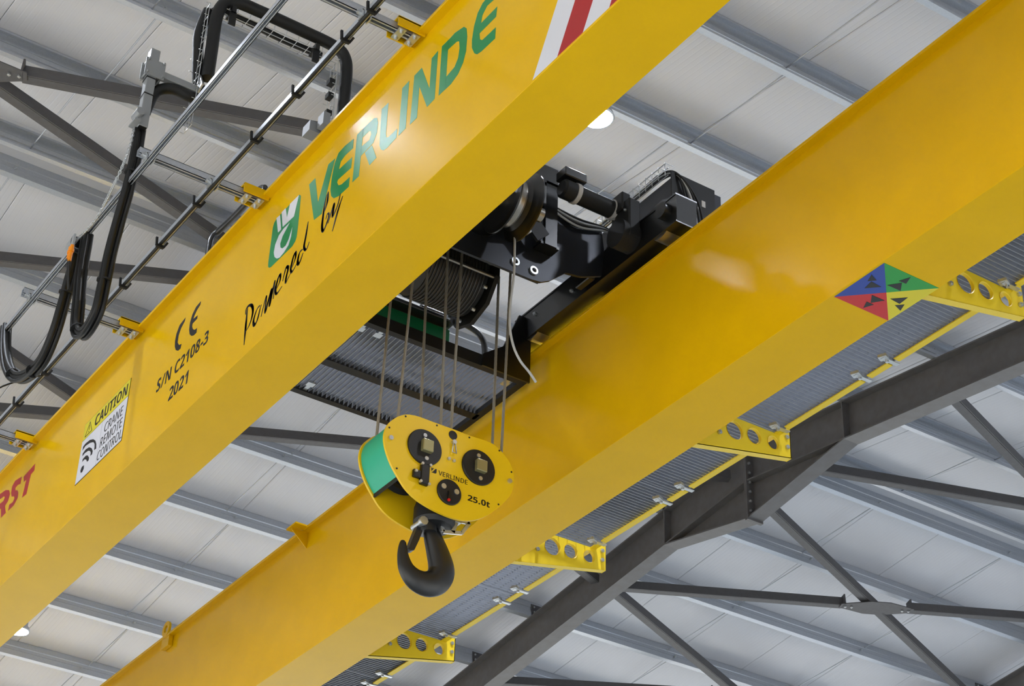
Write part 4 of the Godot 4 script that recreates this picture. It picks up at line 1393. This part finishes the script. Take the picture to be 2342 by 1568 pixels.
	cbx(s, Vector3(-8.03, 9.345, -5.60), Vector3(0.11, 0.07, 0.17), 0.006)
	part(s, "terminal_box", M.black, mo)
	s = begin()
	cbx(s, Vector3(-7.96, 9.10, -5.98), Vector3(0.20, 0.30, 0.09), 0.01)
	cbx(s, Vector3(-7.98, 9.25, -5.95), Vector3(0.14, 0.14, 0.07), 0.01)
	cyl(s, Vector3(-7.96, 9.0, -5.9), Vector3(-7.96, 9.0, -6.04), 0.10, 20)
	var gb := part(s, "gearbox", M.black_matt, t)
	for q in [Vector2(-8.02, 9.16), Vector2(-7.90, 9.16), Vector2(-8.02, 9.04), Vector2(-7.90, 9.04)]:
		put(bolt_mesh(0.010, 0.010, Vector3(0, 0, 1)), "bolt", M.zinc, gb, Vector3(q.x, q.y, -5.935) - t.position - gb.position)
	s = begin()
	prism(s, PackedVector2Array([Vector2(-7.83, 8.88), Vector2(-7.52, 8.88), Vector2(-7.50, 9.0), Vector2(-7.53, 9.08), Vector2(-7.64, 9.13), Vector2(-7.74, 9.12), Vector2(-7.83, 9.05)]), Vector3(0, 0, -6.05), Vector3.RIGHT, Vector3.UP, Vector3(0, 0, 0.02))
	var wp := part(s, "wheel_plate", M.black, t)
	s = begin()
	lathe(s, Vector3(-7.60, 9.0, -6.03), Vector3(0, 0, 1), [Vector2(0, 0.055), Vector2(0.05, 0.055), Vector2(0.05, 0.0)], 20)
	part(s, "axle_cap", M.black, wp)
	# electrical cabinet over the rear girder, wire tray along its upper edge
	s = begin()
	cbx(s, Vector3(-8.22, 9.22, -6.47), Vector3(0.80, 0.66, 0.40), 0.006)
	var cb := part(s, "control_cabinet", M.dark_steel, t)
	s = begin()
	bx(s, Vector3(-7.81, 9.22, -6.42), Vector3(0.012, 0.68, 0.36))
	part(s, "cabinet_side", M.black_matt, cb)
	for q in [Vector2(9.40, -6.50), Vector2(9.33, -6.44)]:
		s = begin()
		bx(s, Vector3(-7.802, q.x, q.y), Vector3(0.004, 0.05, 0.03))
		part(s, "rating_label", M.pale_cover, cb)
	s = begin()
	for k in 4:
		var yy := 9.56 + 0.03 * k
		tube(s, [Vector3(-8.66, yy, -6.25 + 0.02 * (k % 2)), Vector3(-7.85, yy, -6.25 + 0.02 * (k % 2))], 0.004, 5)
	for k in 12:
		var x := -8.63 + 0.07 * k
		tube(s, [Vector3(x, 9.55, -6.23), Vector3(x, 9.66, -6.23), Vector3(x, 9.66, -6.30)], 0.0035, 5)
	part(s, "wire_tray", M.zinc, cb)
	for k in 5:
		s = begin()
		var dy := 0.012 * k
		tube(s, curve_pts([Vector3(-8.66, 9.575 + dy, -6.27), Vector3(-8.2, 9.585 + dy, -6.265), Vector3(-7.92, 9.58 + dy, -6.265), Vector3(-7.80 + 0.004 * k, 9.53, -6.29), Vector3(-7.775 + 0.006 * k, 9.35, -6.33 - 0.02 * k), Vector3(-7.77, 9.1, -6.36 - 0.03 * k), Vector3(-7.77, 8.9, -6.38 - 0.03 * k)]), 0.008, 6)
		part(s, "cabinet_cable", M.cable_grey if k == 2 else M.rubber, cb)
	for k in 4:
		s = begin()
		tube(s, curve_pts([Vector3(-8.24 + 0.01 * k, 9.27, -5.45), Vector3(-8.23, 9.24 - 0.012 * k, -5.62), Vector3(-8.22, 9.22 - 0.02 * k, -5.80), Vector3(-8.23, 9.25 - 0.01 * k, -6.0), Vector3(-8.3, 9.30, -6.2)]), 0.008, 6)
		part(s, "loose_cable", M.rubber if k % 2 == 0 else M.cable_grey, t)

# ---------------------------------------------------------------- hook block
func build_block() -> void:
	var b := thing("hook_block", "yellow twin-plate hook block marked 25.0t with black hook", "hook block", Vector3(-8.75, 7.0, -5.14))
	var coarse := poly_of(BLOCK_OUTLINE[0])
	var o2 := PackedVector2Array()
	var nn := coarse.size()
	for i in nn:
		for k in 4:
			o2.append(coarse[i].cubic_interpolate(coarse[(i + 1) % nn], coarse[(i - 1 + nn) % nn], coarse[(i + 2) % nn], k / 4.0))
	for x in [-8.615, -8.905]:
		var s := begin()
		prism(s, o2, Vector3(x, 0, 0), Vector3(0, 0, 1), Vector3.UP, Vector3(0.015, 0, 0))
		part(s, "side_plate", M.yellow_bright, b)
	var xf := -8.6
	# round black pin covers
	for q in [[-4.960, 7.393, 0.117, true], [-5.341, 7.385, 0.117, true], [-5.145, 7.152, 0.083, false]]:
		var s := begin()
		lathe(s, Vector3(xf, q[1], q[0]), Vector3(1, 0, 0), [Vector2(0, q[2]), Vector2(0.010, q[2]), Vector2(0.014, q[2] - 0.004), Vector2(0.014, 0.0)], 40)
		var c := part(s, "pin_cover", M.cover, b)
		var dots: Array = [[0.008, 0.075], [-0.012, -0.075]] if q[3] else [[0.045, 0.022], [-0.045, 0.012]]
		for d in dots:
			s = begin()
			cyl(s, Vector3(xf + 0.012, q[1] + (d[1] if q[3] else d[1]), q[0] + d[0] * (1.0 if q[3] else 1.0)), Vector3(xf + 0.020, q[1] + d[1], q[0] + d[0]), 0.013 if q[3] else 0.017, 16)
			part(s, "pin_screw", M.zinc, c)
		if q[3]:
			s = begin()
			cbx(s, Vector3(xf + 0.022, q[1] + 0.002, q[0] - 0.006), Vector3(0.045, 0.078, 0.072), 0.004)
			part(s, "square_pin", M.brass_pin, c)
		else:
			s = begin()
			bx(s, Vector3(xf + 0.018, q[1] - 0.03, q[0] + 0.004), Vector3(0.008, 0.06, 0.018))
			part(s, "lamp_slot", M.letter_black, c)
			s = begin()
			lathe(s, Vector3(xf + 0.014, q[1] - 0.058, q[0] + 0.006), Vector3(1, 0, 0), [Vector2(0, 0.010), Vector2(0.008, 0.009), Vector2(0.012, 0.0)], 12)
			part(s, "red_lens", M.red_lens, c)
	# black latch box on the face
	var s := begin()
	cbx(s, Vector3(xf + 0.014, 7.205, -4.965), Vector3(0.03, 0.135, 0.058), 0.005)
	cbx(s, Vector3(xf + 0.012, 7.195, -4.912), Vector3(0.024, 0.05, 0.05), 0.004)
	var lb := part(s, "switch_box", M.letter_black, b)
	for q in [[-4.940, 7.268], [-4.995, 7.272], [-4.992, 7.145], [-4.935, 7.148], [-4.900, 7.205]]:
		s = begin()
		cyl(s, Vector3(xf + 0.02, q[1], q[0]), Vector3(xf + 0.035, q[1], q[0]), 0.009, 10)
		part(s, "screw", M.zinc, lb)
	# spring clip, bolts and rim rivets
	s = begin()
	cyl(s, Vector3(xf, 7.497, -5.16), Vector3(xf + 0.018, 7.497, -5.16), 0.015, 8)
	tube(s, [Vector3(xf + 0.012, 7.487, -5.153), Vector3(xf + 0.012, 7.425, -5.150), Vector3(xf + 0.012, 7.423, -5.178), Vector3(xf + 0.012, 7.485, -5.168)], 0.004, 6)
	part(s, "spring_clip", M.zinc, b)
	for q in [[-5.132, 7.375, 0.010], [-5.168, 7.372, 0.010], [-4.729, 7.379, 0.015], [-5.570, 7.369, 0.015]]:
		s = begin()
		cyl(s, Vector3(xf, q[1], q[0]), Vector3(xf + 0.012, q[1], q[0]), q[2], 10)
		part(s, "bolt", M.zinc, b)
	for q in [[-4.82, 7.559], [-4.715, 7.445], [-5.038, 7.574], [-5.27, 7.571], [-5.489, 7.555], [-5.582, 7.437], [-5.497, 7.186], [-4.784, 7.193]]:
		s = begin()
		cyl(s, Vector3(xf, q[1], q[0]), Vector3(xf + 0.003, q[1], q[0]), 0.006, 8)
		part(s, "rivet", M.cover, b)
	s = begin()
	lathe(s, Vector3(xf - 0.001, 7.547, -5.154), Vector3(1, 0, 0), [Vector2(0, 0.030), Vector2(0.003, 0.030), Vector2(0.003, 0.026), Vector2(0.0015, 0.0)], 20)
	part(s, "dark_eye_disc", M.cover, b)  # dark disc painted for the shade in a hole; the plate is not pierced
	# lettering on the face
	var R := Vector3(0, 0, -1)
	text("VERLINDE", Vector3(xf, 7.246, -5.068), R, Vector3.UP, 0.204, 0.030, M.letter_black, b, "plate_lettering", false, 0.0015)
	text("25.0t", Vector3(xf, 7.143, -5.279), R, Vector3.UP, 0.156, 0.040, M.letter_black, b, "load_lettering", true, 0.0015)
	s = begin()
	prism(s, PackedVector2Array([Vector2(0, 0), Vector2(0.030, 0), Vector2(0.036, 0.006), Vector2(0.036, 0.031), Vector2(0.028, 0.031), Vector2(0.010, 0.006)]), Vector3(xf, 7.247, -5.018), R, Vector3.UP, Vector3(0.0015, 0, 0))
	prism(s, PackedVector2Array([Vector2(0, 0.008), Vector2(0.012, 0.022), Vector2(0.004, 0.031), Vector2(0.0, 0.031)]), Vector3(xf, 7.247, -5.018), R, Vector3.UP, Vector3(0.0015, 0, 0))
	prism(s, PackedVector2Array([Vector2(0.008, 0.031), Vector2(0.013, 0.026), Vector2(0.019, 0.031)]), Vector3(xf, 7.247, -5.018), R, Vector3.UP, Vector3(0.0015, 0, 0))
	part(s, "plate_emblem", M.letter_black, b)
	# green guard closing the side between the plates, dark edge below
	var strip := []
	for i in range(96, 117):
		strip.append(o2[i % o2.size()] + (Vector2(-5.14, 7.3) - o2[i % o2.size()]).normalized() * 0.012)
	s = begin()
	s.set_smooth_group(1)
	for i in strip.size() - 1:
		var a := Vector3(-8.888, strip[i].y, strip[i].x)
		var c := Vector3(-8.616, strip[i].y, strip[i].x)
		var a2 := Vector3(-8.888, strip[i + 1].y, strip[i + 1].x)
		var c2 := Vector3(-8.616, strip[i + 1].y, strip[i + 1].x)
		var inn := Vector3(0, -0.001, -0.006)
		quad(s, a, c, c2, a2)
		quad(s, a + inn, a2 + inn, c2 + inn, c + inn)
	part(s, "side_guard", M.guard_green, b, "bright green sheet guard between the plates")
	s = begin()
	bar(s, Vector3(-8.888, strip[0].y - 0.008, strip[0].x - 0.004), Vector3(-8.616, strip[0].y - 0.008, strip[0].x - 0.004), 0.012, 0.022)
	part(s, "guard_edge", M.cover, b)
	# sheaves inside
	for z in [-4.96, -5.34]:
		for x in [-8.68, -8.83]:
			s = begin()
			lathe(s, Vector3(x - 0.045, 7.385, z), Vector3(1, 0, 0), [Vector2(0, 0.0), Vector2(0, 0.14), Vector2(0.0, 0.185), Vector2(0.03, 0.165), Vector2(0.06, 0.165), Vector2(0.09, 0.185), Vector2(0.09, 0.0)], 36)
			part(s, "block_sheave", M.cover, b)
	# swivel crosshead above the hook
	s = begin()
	lathe(s, Vector3(-8.75, 7.18, -5.145), Vector3.DOWN, [Vector2(0, 0), Vector2(0, 0.10), Vector2(0.08, 0.125), Vector2(0.17, 0.125), Vector2(0.20, 0.11), Vector2(0.21, 0.0)], 32)
	part(s, "swivel_housing", M.cover, b)
	s = begin()
	cyl(s, Vector3(-8.75, 7.0, -5.09), Vector3(-8.75, 6.93, -5.10), 0.06, 20)
	part(s, "swivel_neck", M.hook_iron, b)
	# bright safety bracket beneath the plates
	s = begin()
	var fr := [Vector2(-5.16, 7.03), Vector2(-5.36, 7.06), Vector2(-5.31, 6.975), Vector2(-5.18, 6.945)]
	for i in 4:
		var a: Vector2 = fr[i]
		var c: Vector2 = fr[(i + 1) % 4]
		bar(s, Vector3(-8.70, a.y, a.x), Vector3(-8.70, c.y, c.x), 0.022, 0.012, Vector3(1, 0, 0))
	bar(s, Vector3(-8.70, 7.042, -5.27), Vector3(-8.70, 6.96, -5.245), 0.026, 0.012, Vector3(1, 0, 0))
	bx(s, Vector3(-8.72, 7.045, -5.22), Vector3(0.06, 0.02, 0.16))
	part(s, "lock_bracket", M.zinc, b)
	# forged hook
	var pts := []
	var rad := []
	for i in range(0, HOOK_LINE.size(), 3):
		pts.append(Vector3(-8.75, HOOK_LINE[i + 1], HOOK_LINE[i]))
		rad.append(HOOK_LINE[i + 2])
	var fine := []
	var frad := []
	for i in pts.size() - 1:
		for k in 4:
			var u := k / 4.0
			var p0: Vector3 = pts[maxi(i - 1, 0)]
			var p3: Vector3 = pts[mini(i + 2, pts.size() - 1)]
			fine.append((pts[i] as Vector3).cubic_interpolate(pts[i + 1], p0, p3, u))
			frad.append(cubic_interpolate(rad[i], rad[i + 1], rad[maxi(i - 1, 0)], rad[mini(i + 2, rad.size() - 1)], u))
	fine.append(pts[-1])
	frad.append(rad[-1])
	s = begin()
	tube_flat(s, fine, frad, 24, 0.62)
	var hk := part(s, "hook", M.hook_iron, b)
	s = begin()
	prism(s, PackedVector2Array([Vector2(-5.075, 6.975), Vector2(-5.035, 6.985), Vector2(-4.975, 6.79), Vector2(-4.99, 6.775), Vector2(-5.012, 6.785), Vector2(-5.04, 6.86)]), Vector3(-8.775, 0, 0), Vector3(0, 0, 1), Vector3.UP, Vector3(0.045, 0, 0))
	part(s, "safety_latch", M.hook_iron, hk)
	s = begin()
	cyl(s, Vector3(-8.80, 6.965, -5.035), Vector3(-8.69, 6.965, -5.035), 0.020, 14)
	cyl(s, Vector3(-8.70, 6.965, -5.035), Vector3(-8.675, 6.965, -5.035), 0.028, 8)
	part(s, "latch_pin", M.zinc, hk)

# tapered bar with an oval section lying in a plane of constant x
func tube_flat(s: SurfaceTool, pts: Array, r: Array, sides: int, thick: float) -> void:
	var rings := []
	for i in pts.size():
		var a: Vector3 = pts[maxi(i - 1, 0)]
		var b: Vector3 = pts[mini(i + 1, pts.size() - 1)]
		var d := (b - a).normalized()
		var n := Vector3(1, 0, 0)
		var m := d.cross(n).normalized()
		var ring: Array[Vector3] = []
		for k in sides:
			var t := TAU * k / sides
			# slightly triangular section, thicker to the inside of the bend
			var w := cos(t) * thick * (1.0 + 0.22 * sin(t))
			ring.append(pts[i] + (n * w + m * sin(t)) * r[i])
		rings.append(ring)
	s.set_smooth_group(1)
	for i in rings.size() - 1:
		for k in sides:
			var k2 := (k + 1) % sides
			quad(s, rings[i][k], rings[i + 1][k], rings[i + 1][k2], rings[i][k2])
	s.set_smooth_group(-1)
	var last: Array = rings[-1]
	for k in range(1, sides - 1):
		tri(s, rings[0][0], rings[0][k], rings[0][k + 1])
		tri(s, last[0], last[k + 1], last[k])

func build_ropes() -> void:
	var labels := ["wire rope at the green guard side, rear sheave", "wire rope at the green guard side, front sheave", "second wire rope in from the green guard, rear sheave", "second wire rope in from the green guard, front sheave", "wire rope beside the dark eye disc at the block's middle", "wire rope at the end away from the green guard, rear sheave", "wire rope at the end away from the green guard, front sheave"]
	for i in ROPES.size():
		var L: Array = ROPES[i]
		var a := Vector3(L[0], L[1], L[2])
		var b := Vector3(L[3], L[4], L[5])
		var d := (a - b).normalized()
		var top := b + d * ((9.02 - b.y) / d.y)
		var low := b + d * ((7.40 - b.y) / d.y)
		var s := begin()
		# six laid strands
		for k in 6:
			var q := []
			var n := 64
			for j in n + 1:
				var t := j / float(n)
				var an := TAU * k / 6.0 + t * 40.0
				q.append(low.lerp(top, t) + Vector3(cos(an), 0, sin(an)) * 0.0056)
			tube(s, q, 0.0040, 5)
		single(s, "hoist_rope", M.rope, labels[i], "wire rope", "hoisting ropes")
	var H: Array = HANGING_CABLE[0]
	var pts := []
	for i in range(0, H.size(), 3):
		pts.append(Vector3(H[i], H[i + 1], H[i + 2]))
	pts[0] += Vector3(0, 0.06, 0.02)
	var s := begin()
	tube(s, curve_pts(pts, 0.03), 0.0075, 8)
	single(s, "loose_cable", M.cable_grey, "pale loose cable end dangling from the upper sheave", "cable")
